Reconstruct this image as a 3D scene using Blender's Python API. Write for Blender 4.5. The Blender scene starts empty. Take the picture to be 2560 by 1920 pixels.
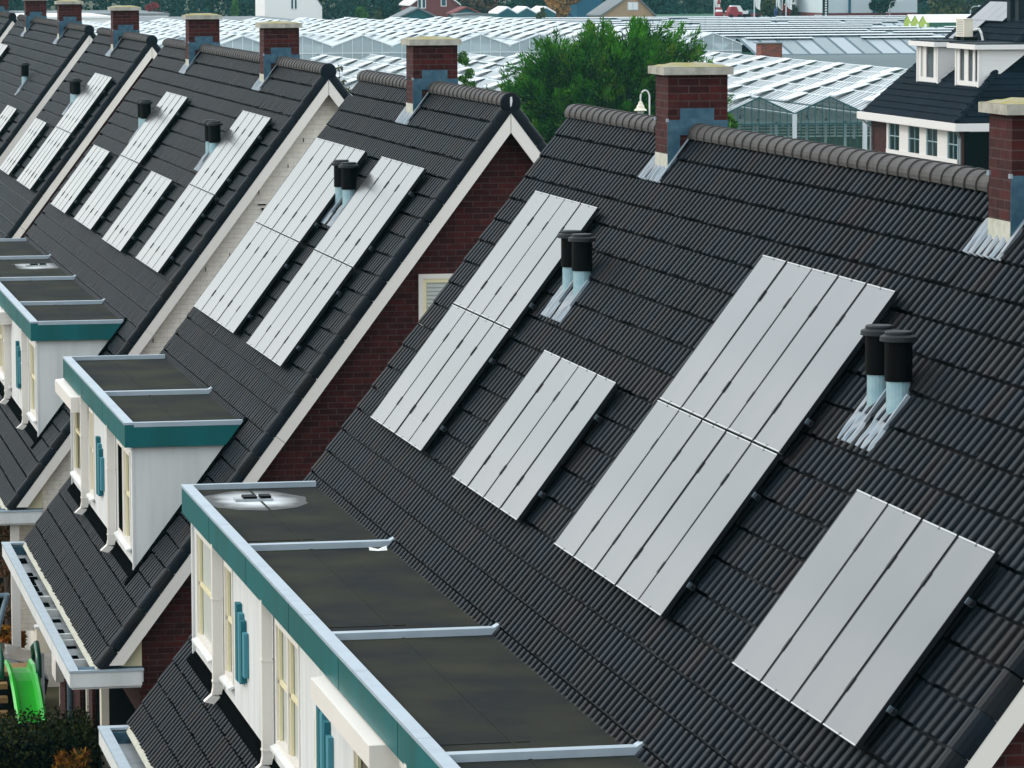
import bpy, math, random
import numpy as np
from mathutils import Vector, Matrix
random.seed(7)
rng = np.random.default_rng(7)
D = bpy.data
SC = bpy.context.scene
COL = SC.collection
rad = math.radians
GZ = -10.2                       # ground height; z = 0 is the top of the ridge caps
AL = 0.9263                      # roof pitch (53 degrees)
CA, SA = math.cos(AL), math.sin(AL)
APEX = -0.08
GAUGE, TT0, RIB = 0.3045, 0.06, 0.167

# ------------------------------------------------------------------ helpers
def setp(o, label=None, cat=None, group=None, kind=None):
    if label: o['label'] = label
    if cat: o['category'] = cat
    if group: o['group'] = group
    if kind: o['kind'] = kind
    return o

def empty(name, loc, label, cat, group=None):
    o = D.objects.new(name, None); COL.objects.link(o)
    o.location = loc; o.empty_display_size = 0.3
    return setp(o, label, cat, group)

def attach(o, parent):
    o.parent = parent
    # vertices are written in world space: only a top-level Empty carries a location to undo
    o.matrix_parent_inverse = Matrix.Translation(-Vector(parent.location))

class MB:
    def __init__(s):
        s.v = []; s.f = []; s.m = []; s.uv = []
    def add(s, vs, fs, mi=0, uv=None):
        b = len(s.v); s.v.extend([tuple(p) for p in vs])
        for f in fs:
            s.f.append(tuple(b + i for i in f)); s.m.append(mi); s.uv.append(uv)
        return s
    def quad(s, a, b, c, d, mi=0, uv=None):
        return s.add([a, b, c, d], [(0, 1, 2, 3)], mi, uv)
    def box(s, x0, x1, y0, y1, z0, z1, mi=0):
        if x0 > x1: x0, x1 = x1, x0
        if y0 > y1: y0, y1 = y1, y0
        if z0 > z1: z0, z1 = z1, z0
        v = [(x, y, z) for z in (z0, z1) for y in (y0, y1) for x in (x0, x1)]
        return s.add(v, [(0, 2, 3, 1), (4, 5, 7, 6), (0, 1, 5, 4), (2, 6, 7, 3), (0, 4, 6, 2), (1, 3, 7, 5)], mi)
    def obox(s, o, A, B, Cc, mi=0):
        o, A, B, Cc = Vector(o), Vector(A), Vector(B), Vector(Cc)
        v = [o + A * i + B * j + Cc * k for k in (0, 1) for j in (0, 1) for i in (0, 1)]
        fs = [(0, 2, 3, 1), (4, 5, 7, 6), (0, 1, 5, 4), (2, 6, 7, 3), (0, 4, 6, 2), (1, 3, 7, 5)]
        if A.cross(B).dot(Cc) < 0: fs = [f[::-1] for f in fs]
        return s.add(v, fs, mi)
    def prism(s, poly, d, mi=0):
        n = len(poly); d = Vector(d)
        P = [Vector(p) for p in poly]
        nv = Vector((0, 0, 0))
        for i in range(n): nv += P[i].cross(P[(i + 1) % n])
        if nv.dot(d) > 0: P = P[::-1]
        v = P + [p + d for p in P]
        fs = [tuple(range(n)), tuple(range(2 * n - 1, n - 1, -1))]
        for i in range(n):
            j = (i + 1) % n; fs.append((i, i + n, j + n, j))
        return s.add(v, fs, mi)
    def tube(s, pts, r, n=8, mi=0, cap=True):
        pts = [Vector(p) for p in pts]
        rs = r if isinstance(r, (list, tuple)) else [r] * len(pts)
        rings = []
        for i, p in enumerate(pts):
            t = (pts[min(i + 1, len(pts) - 1)] - pts[max(i - 1, 0)]).normalized()
            up = Vector((0, 0, 1)) if abs(t.z) < .95 else Vector((1, 0, 0))
            a = t.cross(up).normalized(); b = a.cross(t).normalized()
            rings.append([p + (a * math.cos(2 * math.pi * k / n) + b * math.sin(2 * math.pi * k / n)) * rs[i] for k in range(n)])
        v = [q for R_ in rings for q in R_]
        fs = []
        for i in range(len(pts) - 1):
            for k in range(n):
                k2 = (k + 1) % n
                fs.append((i * n + k, i * n + k2, (i + 1) * n + k2, (i + 1) * n + k))
        if cap:
            fs.append(tuple(range(n))[::-1]); fs.append(tuple((len(pts) - 1) * n + k for k in range(n)))
        return s.add(v, fs, mi)
    def lathe(s, c, prof, n=20, mi=0):
        c = Vector(c); v = []
        for r, z in prof:
            for k in range(n):
                a = 2 * math.pi * k / n
                v.append(c + Vector((r * math.cos(a), r * math.sin(a), z)))
        fs = []
        for i in range(len(prof) - 1):
            for k in range(n):
                k2 = (k + 1) % n
                fs.append((i * n + k, i * n + k2, (i + 1) * n + k2, (i + 1) * n + k))
        fs.append(tuple(range(n))[::-1]); fs.append(tuple((len(prof) - 1) * n + k for k in range(n)))
        return s.add(v, fs, mi)
    def build(s, name, mats, parent=None, smooth=False, local=False):
        me = D.meshes.new(name)
        me.from_pydata([tuple(p) for p in s.v], [], s.f)
        mats = mats if isinstance(mats, (list, tuple)) else [mats]
        for m in mats: me.materials.append(m)
        me.polygons.foreach_set('material_index', np.array(s.m, dtype=np.int32))
        uvl = me.uv_layers.new(name='UVMap')
        me.calc_loop_triangles()
        V = s.v; data = np.zeros((len(me.loops), 2), dtype=np.float32); li = 0
        for fi, f in enumerate(s.f):
            u = s.uv[fi]
            if u is not None:
                for k in range(len(f)): data[li + k] = u[k] if isinstance(u, list) else u
            else:
                p0 = V[f[0]]; p1 = V[f[1]]; p2 = V[f[2]]
                ax, ay, az = p1[0]-p0[0], p1[1]-p0[1], p1[2]-p0[2]
                bx, by, bz = p2[0]-p0[0], p2[1]-p0[1], p2[2]-p0[2]
                nx, ny, nz = abs(ay*bz-az*by), abs(az*bx-ax*bz), abs(ax*by-ay*bx)
                if nz >= nx and nz >= ny: i, j = 0, 1
                elif ny >= nx: i, j = 0, 2
                else: i, j = 1, 2
                for k, vi in enumerate(f): data[li + k] = (V[vi][i], V[vi][j])
            li += len(f)
        uvl.data.foreach_set('uv', data.ravel())
        if smooth: me.polygons.foreach_set('use_smooth', np.ones(len(me.polygons), dtype=bool))
        me.update()
        o = D.objects.new(name, me); COL.objects.link(o)
        if parent is not None:
            if local: o.parent = parent
            else: attach(o, parent)
        return o

def npmesh(name, verts, quads, mats, parent=None, uv=None, smooth=False, mi=None):
    """fast mesh from numpy arrays; uv is per face corner (n,4,2) or per face (n,2)"""
    me = D.meshes.new(name)
    nq = len(quads)
    me.vertices.add(len(verts)); me.vertices.foreach_set('co', np.asarray(verts, dtype=np.float32).ravel())
    me.loops.add(nq * 4); me.loops.foreach_set('vertex_index', np.asarray(quads, dtype=np.int32).ravel())
    me.polygons.add(nq); me.polygons.foreach_set('loop_start', np.arange(0, nq * 4, 4, dtype=np.int32))
    me.polygons.foreach_set('loop_total', np.full(nq, 4, dtype=np.int32))
    for m in (mats if isinstance(mats, (list, tuple)) else [mats]): me.materials.append(m)
    if mi is not None: me.polygons.foreach_set('material_index', np.asarray(mi, dtype=np.int32))
    if uv is not None:
        uv = np.asarray(uv, dtype=np.float32)
        if uv.ndim == 2: uv = np.repeat(uv[:, None, :], 4, axis=1)
        l = me.uv_layers.new(name='UVMap'); l.data.foreach_set('uv', uv.ravel())
    me.polygons.foreach_set('use_smooth', np.full(nq, bool(smooth)))
    me.update(calc_edges=True); me.validate()
    o = D.objects.new(name, me); COL.objects.link(o)
    if parent is not None: attach(o, parent)
    return o

def RP(t, y, h, side=-1):
    """point on a terrace roof: t metres down the slope, h metres above the tile plane"""
    return Vector((side * (CA * t + SA * h), y, APEX - SA * t + CA * h))

# ------------------------------------------------------------------ materials
def mat(name, col, rough=.6, spec=.5, metal=0.0, noise=None, bump=None, coat=0.0, stretch=None):
    m = D.materials.new(name); m.use_nodes = True
    nt = m.node_tree; b = nt.nodes['Principled BSDF']
    b.inputs['Base Color'].default_value = (*col, 1); b.inputs['Roughness'].default_value = rough
    b.inputs['Specular IOR Level'].default_value = spec; b.inputs['Metallic'].default_value = metal
    if coat: b.inputs['Coat Weight'].default_value = coat; b.inputs['Coat Roughness'].default_value = .15
    if noise:
        sc, amt, col2 = noise
        tc = nt.nodes.new('ShaderNodeTexCoord'); n = nt.nodes.new('ShaderNodeTexNoise')
        n.inputs['Scale'].default_value = sc; n.inputs['Detail'].default_value = 6
        r = nt.nodes.new('ShaderNodeMapRange'); r.inputs[1].default_value = .38; r.inputs[2].default_value = .68
        r.inputs[4].default_value = amt
        mx = nt.nodes.new('ShaderNodeMix'); mx.data_type = 'RGBA'
        mx.inputs[6].default_value = (*col, 1); mx.inputs[7].default_value = (*col2, 1)
        if stretch:
            mp = nt.nodes.new('ShaderNodeMapping'); mp.inputs['Scale'].default_value = stretch
            nt.links.new(tc.outputs['Object'], mp.inputs[0]); nt.links.new(mp.outputs[0], n.inputs['Vector'])
        else: nt.links.new(tc.outputs['Object'], n.inputs['Vector'])
        nt.links.new(n.outputs['Fac'], r.inputs[0])
        nt.links.new(r.outputs[0], mx.inputs[0]); nt.links.new(mx.outputs[2], b.inputs['Base Color'])
    if bump:
        sc, st = bump
        tc = nt.nodes.new('ShaderNodeTexCoord'); n = nt.nodes.new('ShaderNodeTexNoise')
        n.inputs['Scale'].default_value = sc; n.inputs['Detail'].default_value = 5
        bp = nt.nodes.new('ShaderNodeBump'); bp.inputs['Strength'].default_value = st; bp.inputs['Distance'].default_value = .02
        nt.links.new(tc.outputs['Object'], n.inputs['Vector']); nt.links.new(n.outputs['Fac'], bp.inputs['Height'])
        nt.links.new(bp.outputs[0], b.inputs['Normal'])
    return m

def brickmat(name, c1, c2, mortar, bw=.222, bh=.077, ms=.007, rough=.85, patch=None, var=1.0):
    m = D.materials.new(name); m.use_nodes = True
    nt = m.node_tree; b = nt.nodes['Principled BSDF']; b.inputs['Roughness'].default_value = rough
    b.inputs['Specular IOR Level'].default_value = .25
    uv = nt.nodes.new('ShaderNodeUVMap'); t = nt.nodes.new('ShaderNodeTexBrick')
    t.inputs['Scale'].default_value = 1; t.inputs['Brick Width'].default_value = bw; t.inputs['Row Height'].default_value = bh
    t.inputs['Mortar Size'].default_value = ms; t.inputs['Mortar Smooth'].default_value = .3
    t.inputs['Color1'].default_value = (*c1, 1); t.inputs['Color2'].default_value = (*c2, 1); t.inputs['Mortar'].default_value = (*mortar, 1)
    nt.links.new(uv.outputs[0], t.inputs['Vector'])
    n = nt.nodes.new('ShaderNodeTexNoise'); n.inputs['Scale'].default_value = 9; n.inputs['Detail'].default_value = 8
    nt.links.new(uv.outputs[0], n.inputs['Vector'])
    r = nt.nodes.new('ShaderNodeMapRange'); r.inputs[1].default_value = .3; r.inputs[2].default_value = .7
    r.inputs[3].default_value = 1 - .35 * var; r.inputs[4].default_value = 1 + .25 * var
    nt.links.new(n.outputs['Fac'], r.inputs[0])
    mx = nt.nodes.new('ShaderNodeMix'); mx.data_type = 'RGBA'; mx.blend_type = 'MULTIPLY'; mx.inputs[0].default_value = 1
    nt.links.new(t.outputs['Color'], mx.inputs[6]); nt.links.new(r.outputs[0], mx.inputs[7])
    out = mx.outputs[2]
    if patch:                                    # pale salt bloom on some bricks
        n2 = nt.nodes.new('ShaderNodeTexNoise'); n2.inputs['Scale'].default_value = 2.3; n2.inputs['Detail'].default_value = 3
        nt.links.new(uv.outputs[0], n2.inputs['Vector'])
        r2 = nt.nodes.new('ShaderNodeMapRange'); r2.inputs[1].default_value = .6; r2.inputs[2].default_value = .75; r2.inputs[4].default_value = .5
        nt.links.new(n2.outputs['Fac'], r2.inputs[0])
        m2 = nt.nodes.new('ShaderNodeMix'); m2.data_type = 'RGBA'; m2.inputs[7].default_value = (*patch, 1)
        nt.links.new(r2.outputs[0], m2.inputs[0]); nt.links.new(out, m2.inputs[6]); out = m2.outputs[2]
    nt.links.new(out, b.inputs['Base Color'])
    bp = nt.nodes.new('ShaderNodeBump'); bp.inputs['Strength'].default_value = .6; bp.inputs['Distance'].default_value = .01
    bp.invert = True
    nt.links.new(t.outputs['Fac'], bp.inputs['Height']); nt.links.new(bp.outputs[0], b.inputs['Normal'])
    return m

def cellmat(name, ca, cb, rough=.45, spec=.5, extra=None, fleck=None):
    """colour drawn per tile / per clump from the integer cell of the UV map"""
    m = D.materials.new(name); m.use_nodes = True
    nt = m.node_tree; b = nt.nodes['Principled BSDF']; b.inputs['Roughness'].default_value = rough
    b.inputs['Specular IOR Level'].default_value = spec
    uv = nt.nodes.new('ShaderNodeUVMap'); fl = nt.nodes.new('ShaderNodeVectorMath'); fl.operation = 'FLOOR'
    wn = nt.nodes.new('ShaderNodeTexWhiteNoise'); wn.noise_dimensions = '2D'
    nt.links.new(uv.outputs[0], fl.inputs[0]); nt.links.new(fl.outputs[0], wn.inputs['Vector'])
    cr = nt.nodes.new('ShaderNodeValToRGB'); e = cr.color_ramp.elements
    e[0].color = (*ca, 1); e[1].color = (*cb, 1)
    if extra:
        for p, c in extra:
            q = e.new(p); q.color = (*c, 1)
    nt.links.new(wn.outputs['Value'], cr.inputs[0])
    tc = nt.nodes.new('ShaderNodeTexCoord'); n = nt.nodes.new('ShaderNodeTexNoise'); n.inputs['Scale'].default_value = 1.4
    n.inputs['Detail'].default_value = 7; nt.links.new(tc.outputs['Object'], n.inputs['Vector'])
    r = nt.nodes.new('ShaderNodeMapRange'); r.inputs[1].default_value = .3; r.inputs[2].default_value = .7
    r.inputs[3].default_value = .66; r.inputs[4].default_value = 1.35; nt.links.new(n.outputs['Fac'], r.inputs[0])
    mx = nt.nodes.new('ShaderNodeMix'); mx.data_type = 'RGBA'; mx.blend_type = 'MULTIPLY'; mx.inputs[0].default_value = 1
    nt.links.new(cr.outputs[0], mx.inputs[6]); nt.links.new(r.outputs[0], mx.inputs[7])
    res = mx.outputs[2]
    if fleck:
        n2 = nt.nodes.new('ShaderNodeTexNoise'); n2.inputs['Scale'].default_value = 16; n2.inputs['Detail'].default_value = 3; nt.links.new(tc.outputs['Object'], n2.inputs['Vector'])
        r2 = nt.nodes.new('ShaderNodeMapRange'); r2.inputs[1].default_value = .67; r2.inputs[2].default_value = .74; r2.inputs[4].default_value = .55; nt.links.new(n2.outputs['Fac'], r2.inputs[0])
        m2 = nt.nodes.new('ShaderNodeMix'); m2.data_type = 'RGBA'; m2.inputs[7].default_value = (*fleck, 1)
        nt.links.new(r2.outputs[0], m2.inputs[0]); nt.links.new(res, m2.inputs[6]); res = m2.outputs[2]
    nt.links.new(res, b.inputs['Base Color'])
    return m

M = {}
M['tile'] = cellmat('roof_tile', (.0020, .0052, .0090), (.0085, .0078, .0082), rough=.5, spec=.11, extra=[(.65, (.0034, .0075, .0120))], fleck=(.030, .031, .026))
M['ridge'] = mat('ridge_tile', (.058, .053, .050), .65, .3, noise=(9, .9, (.030, .029, .029)))
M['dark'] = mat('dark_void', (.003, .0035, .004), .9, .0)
M['brick'] = brickmat('red_brick', (.060, .0085, .0075), (.027, .005, .0055), (.060, .036, .033), patch=(.075, .034, .033))
M['cream_brick'] = brickmat('cream_brick', (.85, .79, .70), (.82, .76, .66), (.68, .62, .54), ms=.004, var=.25)
M['board'] = mat('white_board', (.74, .695, .635), .45, .4, noise=(1.3, .5, (.66, .62, .56)))
M['white'] = mat('white_panel', (.68, .685, .67), .5, .4, noise=(1.6, .9, (.56, .57, .55)), stretch=(3, 3, .35))
M['cream'] = mat('cream_paint', (.72, .66, .53), .5, .4)
M['yellow'] = mat('pale_yellow_paint', (.74, .66, .42), .45, .4)
M['teal'] = mat('teal_fascia', (.001, .112, .122), .42, .3, noise=(1.3, .9, (.004, .082, .078)), stretch=(2, 2, .5))
M['ornA'] = mat('teal_ornament', (.008, .12, .15), .6, .3)
M['ornB'] = mat('blue_ornament', (.05, .21, .26), .6, .3)
M['alu'] = mat('pale_aluminium', (.36, .43, .48), .45, .4, metal=.1, noise=(5, .6, (.29, .35, .40)))
M['bitumen'] = mat('bitumen_felt', (.010, .012, .0125), .9, .12, noise=(1.2, .9, (.028, .029, .017)), bump=(60, .3))
M['lead'] = mat('lead_sheet', (.026, .075, .115), .55, .25, noise=(11, .9, (.055, .12, .16)), bump=(9, .3))
M['apron'] = mat('bright_lead_apron', (.20, .255, .30), .6, .3, noise=(5, .9, (.28, .30, .32)), bump=(14, .25))
M['galv'] = mat('galvanised_pipe', (.26, .42, .47), .4, .5, metal=.25, noise=(10, .8, (.36, .5, .54)))
M['black'] = mat('black_plastic', (.0016, .0018, .0022), .55, .06)
M['blackcap'] = mat('grey_black_cap', (.010, .013, .016), .55, .25)
M['concrete'] = mat('cap_concrete', (.40, .385, .33), .85, .2, noise=(9, .9, (.24, .235, .19)))
M['moss'] = mat('mossy_cap_top', (.30, .285, .21), .95, .1, noise=(5, .9, (.27, .23, .045)))
M['mortar'] = mat('pale_mortar', (.5, .49, .43), .9, .1, noise=(14, .8, (.36, .38, .28)))
M['whitepaper'] = mat('white_paper', (.7, .7, .68), .7, .2)
M['pv'] = mat('solar_glass', (.048, .053, .056), .16, .5, noise=(.8, 1, (.088, .082, .084)))
M['pv'].node_tree.nodes['Principled BSDF'].inputs['IOR'].default_value = 1.75
M['frame'] = mat('panel_frame_lip', (.42, .44, .45), .5, .4, metal=.1)
M['framedark'] = mat('panel_frame_side', (.004, .006, .009), .5, .2)
M['clamp'] = mat('grey_clamp', (.06, .09, .11), .5, .4)
M['glass'] = mat('window_glass', (.012, .016, .016), .05, .6)
M['blind'] = mat('blind_and_sky_reflection', (.44, .46, .42), .5, .3)  # blinds, and the sky reflection painted onto the dormer panes
M['grey'] = mat('grey_metal', (.3, .33, .35), .45, .5, metal=.2)
M['wood'] = mat('brown_wood', (.28, .17, .06), .7, .2, noise=(4, .6, (.18, .1, .04)))
M['bluepipe'] = mat('grey_blue_downpipe', (.12, .18, .22), .5, .4)
M['trunk'] = mat('bark', (.08, .06, .045), .9, .1)

# ------------------------------------------------------------------ camera
cam = D.cameras.new('Camera'); co = D.objects.new('Camera', cam); COL.objects.link(co)
yaw, pit, rol = rad(11.2402), rad(5.946), rad(-0.158)
F = Vector((math.sin(yaw) * math.cos(pit), math.cos(yaw) * math.cos(pit), -math.sin(pit)))
R0 = Vector((math.cos(yaw), -math.sin(yaw), 0)); U0 = R0.cross(F)
R_ = R0 * math.cos(rol) + U0 * math.sin(rol); U_ = -R0 * math.sin(rol) + U0 * math.cos(rol)
mw = Matrix((R_, U_, -F)).transposed().to_4x4(); mw.translation = (-10.083, 0, 1.6773)
co.matrix_world = mw
cam.sensor_width = 36; cam.lens = 10173.9 / 2560 * 36
cam.clip_start = .5; cam.clip_end = 6000
SC.camera = co

# ------------------------------------------------------------------ tiled roof
def prof(u):
    """height of the single-roll tile across one rib (u in 0..1)"""
    return np.interp(u, [0, .03, .08, .2, .38, .50, .57, .8, 1], [0, .018, .0255, .028, .0275, .022, .0, -.006, -.003])

def tile_roof(name, y0, y1, parent, side=-1, t_end=8.9, full=True, seed=1, verge=True, amp=1.0, groove=.026):
    g = np.random.default_rng(seed)
    us = np.array([0, .03, .08, .2, .38, .50, .57, .8]) if full else np.array([0, .05, .2, .45, .57])
    ribs = int((y1 - y0 - .2) / RIB)
    yb = y0 + .2
    pitch = (y1 - yb) / ribs
    npr = len(us)
    Vs = []; Qs = []; UV = []; base = 0
    ncourse = int(round((t_end - TT0) / GAUGE))
    for k in range(ncourse):
        tb = TT0 + GAUGE * (k + 1); tp = tb - GAUGE; tt = tp - (.05 if k else .0)
        jit = g.normal(0, .005, ribs); hj = g.normal(0, .002, ribs)
        y = (yb + (np.arange(ribs)[:, None] + us[None, :]) * pitch)
        y = np.concatenate([y, y[:, :1] + pitch], axis=1)                # each rib closed on its own
        hp = np.concatenate([prof(us), prof(np.array([0.]))])
        n = npr + 1
        hh = np.repeat(hp[None, :], ribs, 0) * amp
        # head of the tile (sunk under the course above), groove, body, raised nose, undercut
        rows = [(tt, -.055, 0, 0.), (tp + groove, -.055, 0, .2), (tp + groove + .008, -.004, 0, 1.), (tb, .014, 1, 1.), (tb - .03, -.012, 1, .8)]
        blk = []
        for (t, dh, j, k_) in rows:
            T = t + (jit[:, None] if j else 0) + 0 * y
            H = hh * k_ + dh + (hj[:, None] if j else 0)
            X = side * (CA * T + SA * H); Z = APEX - SA * T + CA * H
            blk.append(np.stack([X, y, Z], -1))
        V = np.stack(blk, 0)                                              # rows, ribs, n, 3
        idx = base + np.arange(5 * ribs * n).reshape(5, ribs, n)
        for r in range(4):
            q = np.stack([idx[r, :, :-1], idx[r, :, 1:], idx[r + 1, :, 1:], idx[r + 1, :, :-1]], -1)
            if side > 0: q = q[..., ::-1]
            Qs.append(q.reshape(-1, 4))
            uu = np.repeat((np.arange(ribs) // 2)[:, None], npr, 1)
            UV.append(np.stack([uu + .5, np.full_like(uu, k) + .5 + 0. * uu], -1).reshape(-1, 2))
        Vs.append(V.reshape(-1, 3)); base += 5 * ribs * n
        if verge:                                                        # wide verge roll with its side flap
            for (ya, yb2, sgn) in ((y0, yb, 1), (y1, y1 + .02, -1)):
                jt = g.normal(0, .004)
                if sgn > 0:
                    py = [ya, ya + .003, ya + .014, ya + .036, ya + .075, ya + .11, ya + .135, ya + .15, yb2]
                    ph = [-.105, -.05, -.006, .020, .034, .031, .012, -.002, -.003]
                else:
                    py = [ya, ya + .01, ya + .02, ya + .02]; ph = [0, .01, .01, -.115]
                rws = []
                for t, dh in ((tp + .004, -.003), (tb + jt, .010), (tb + jt - .02, -.006)):
                    P = [RP(t, yy, hh_ + (dh if hh_ > -.1 else 0) - 0, side) for yy, hh_ in zip(py, ph)]
                    rws.append([tuple(p) for p in P])
                m_ = len(py); i0 = base; Vs.append(np.array(rws).reshape(-1, 3)); base += 3 * m_
                ii = i0 + np.arange(3 * m_).reshape(3, m_)
                for r in (0, 1):
                    q = np.stack([ii[r, :-1], ii[r, 1:], ii[r + 1, 1:], ii[r + 1, :-1]], -1)
                    if side > 0: q = q[..., ::-1]
                    Qs.append(q); UV.append(np.tile([[900.5 + sgn, k + .5]], (m_ - 1, 1)))
    return npmesh(name, np.concatenate(Vs), np.concatenate(Qs), M['tile'], parent, np.concatenate(UV), smooth=False)

def roof_sheet(t0, t1, y0, y1, hoff, amp=1.0, side=-1, origin=None, nt=6, crumple=.0, seed=3):
    """lead dressed over the tiles"""
    g = np.random.default_rng(seed)
    o = y0 if origin is None else origin
    ny = max(4, int((y1 - y0) / RIB * 7))
    ys = np.linspace(y0, y1, ny); ts = np.linspace(t0, t1, nt)
    u = ((ys - o) / RIB) % 1.0
    hp = prof(u) * amp
    mb = MB(); v = []
    for t in ts:
        for yy, h in zip(ys, hp):
            v.append(RP(t, yy, h + hoff + g.normal(0, crumple), side))
    fs = []
    for i in range(nt - 1):
        for j in range(ny - 1):
            a = i * ny + j; fs.append((a, a + 1, a + ny + 1, a + ny))
    mb.add(v, fs)
    # turned-down lower edge
    e = [(nt - 1) * ny + j for j in range(ny)]
    b = len(mb.v)
    mb.v.extend([tuple(RP(t1, yy, h + hoff - .018, side)) for yy, h in zip(ys, hp)])
    for j in range(ny - 1):
        mb.f.append((e[j], e[j + 1], b + j + 1, b + j)); mb.m.append(0); mb.uv.append(None)
    return mb

def ridge_caps(y0, y1, parent):
    mb = MB(); n = max(1, int(round((y1 - y0) / .31))); L = (y1 - y0) / n
    seg = 12; angs = [rad(-14 + 208 * i / seg) for i in range(seg + 1)]
    for i in range(n):
        a = y0 + i * L
        prf = [(a, .119), (a + .002, .135), (a + .032, .136), (a + .036, .1235), (a + L - .002, .1205)]
        v = []
        for yy, r in prf:
            for t in angs: v.append((r * math.cos(t), yy, -.128 + r * math.sin(t) * .98))
        fs = []
        for p in range(len(prf) - 1):
            for k in range(seg):
                q = p * (seg + 1) + k
                fs.append((q, q + seg + 1, q + seg + 2, q + 1))
        mb.add(v, fs)
    return mb.build('ridge_tiles', M['ridge'], parent)

def disc_y(mb, c, r, th, n=24, mi=0):
    v = []
    for yy, rr in ((th, r), (0, r), (-.015, r * .9), (-.022, r * .5)):
        for k in range(n):
            a = 2 * math.pi * k / n; v.append((c[0] + rr * math.cos(a), c[1] + yy, c[2] + rr * math.sin(a)))
    fs = []
    for p in range(3):
        for k in range(n):
            k2 = (k + 1) % n; fs.append((p * n + k, (p + 1) * n + k, (p + 1) * n + k2, p * n + k2))
    fs.append(tuple(3 * n + k for k in range(n)))
    mb.add(v, fs, mi)

def slope_x(z, h, side=-1):
    """x on the line that runs h above the tile plane at height z"""
    return side * ((APEX - z) / SA * CA + h / SA)

# ------------------------------------------------------------------ chimneys, flues
def chimney(parent, yn, moss_seed):
    yf = yn + .56
    mb = MB()
    mb.box(-.33, .30, yn, yf, -.9, .50)
    ch = mb.build('chimney', M['brick'], parent)
    cp = MB(); z0, z1 = .50, .578
    cp.box(-.396, .345, yn - .075, yf + .075, z0, z1, 0)
    g = random.Random(moss_seed)
    # weathered, slightly domed top with moss
    nx, ny = 9, 7; v = []
    for j in range(ny):
        for i in range(nx):
            x = -.39 + .73 * i / (nx - 1); y = yn - .07 + .70 * j / (ny - 1)
            e = min(i, nx - 1 - i, j, ny - 1 - j)
            v.append((x, y, z1 + .002 + (.016 * min(e, 2) + g.uniform(0, .008) if e else 0)))
    cp.add(v, [(j * nx + i, j * nx + i + 1, (j + 1) * nx + i + 1, (j + 1) * nx + i) for j in range(ny - 1) for i in range(nx - 1)], 1)
    o = cp.build('chimney_cap', [M['concrete'], M['moss']], None); attach(o, ch)
    fl = MB()
    fl.box(-.205, .155, yn - .012, yn - .001, -.12, .155)
    fl.box(-.336, -.2055, yn - .009, yn - .001, -.42, .037)
    fl.box(.1555, .306, yn - .009, yn - .001, -.42, .032)
    o = fl.build('flashing', M['lead'], None); attach(o, ch)
    for ya, yb in ((yn - .016, yn + .035), (yf - .05, yf + .01)):
        fc = MB(); fc.box(-.345, -.325, ya, yb, .015, .05); o = fc.build('flashing_clip', M['apron'], None); attach(o, ch)
    ba = MB(); ba.box(-.336, -.30, yn + .004, yf - .004, -.52, -.315)
    o = ba.build('mortar_base', M['mortar'], None); attach(o, ch)
    ap = roof_sheet(.36, .68, yn - .06, yf + .27, .030, .9, nt=4, crumple=.004, seed=moss_seed)
    # soaker strip between chimney and tiles on the near side
    ap.obox(RP(.1, yn - .07, .05), RP(.62, yn - .07, .05) - RP(.1, yn - .07, .05), (0, .06, 0), RP(0, 0, .008) - RP(0, 0, 0))
    o = ap.build('lead_apron', M['apron'], None); attach(o, ch)
    return ch

def flue(parent, y, t=2.05, first=True):
    bx = RP(t, y, 0); x = bx.x + .02
    x = -1.222
    mb = MB(); mb.lathe((x, y, 0), [(.092, -1.95), (.092, -1.49)], 20)
    fl = mb.build('flue_pipe', M['galv'], parent, smooth=False)
    sl = MB(); sl.lathe((x, y, 0), [(.103, -1.505), (.106, -1.5), (.106, -1.20)], 24)
    sl.lathe((x, y, 0), [(.012, -1.49), (.012, -1.21)], 6)
    o = sl.build('sleeve', M['black'], None); attach(o, fl)
    cp = MB(); cp.lathe((x, y, 0), [(.128, -1.205), (.146, -1.20), (.142, -1.165), (.12, -1.155), (.108, -1.15), (.108, -1.135), (.10, -1.125)], 24)
    o = cp.build('flue_cap', M['blackcap'], None); attach(o, fl)
    ap = roof_sheet(1.95, 2.45, y - .20, y + .17, .030, .7, nt=8, crumple=.004, seed=int(y * 10))
    ap.obox(RP(1.93, y - .2, .03), RP(2.25, y - .2, .03) - RP(1.93, y - .2, .03), (0, .03, 0), RP(0, 0, .03) - RP(0, 0, 0))
    o = ap.build('lead_apron', M['apron'], None); attach(o, fl)
    return fl

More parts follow.
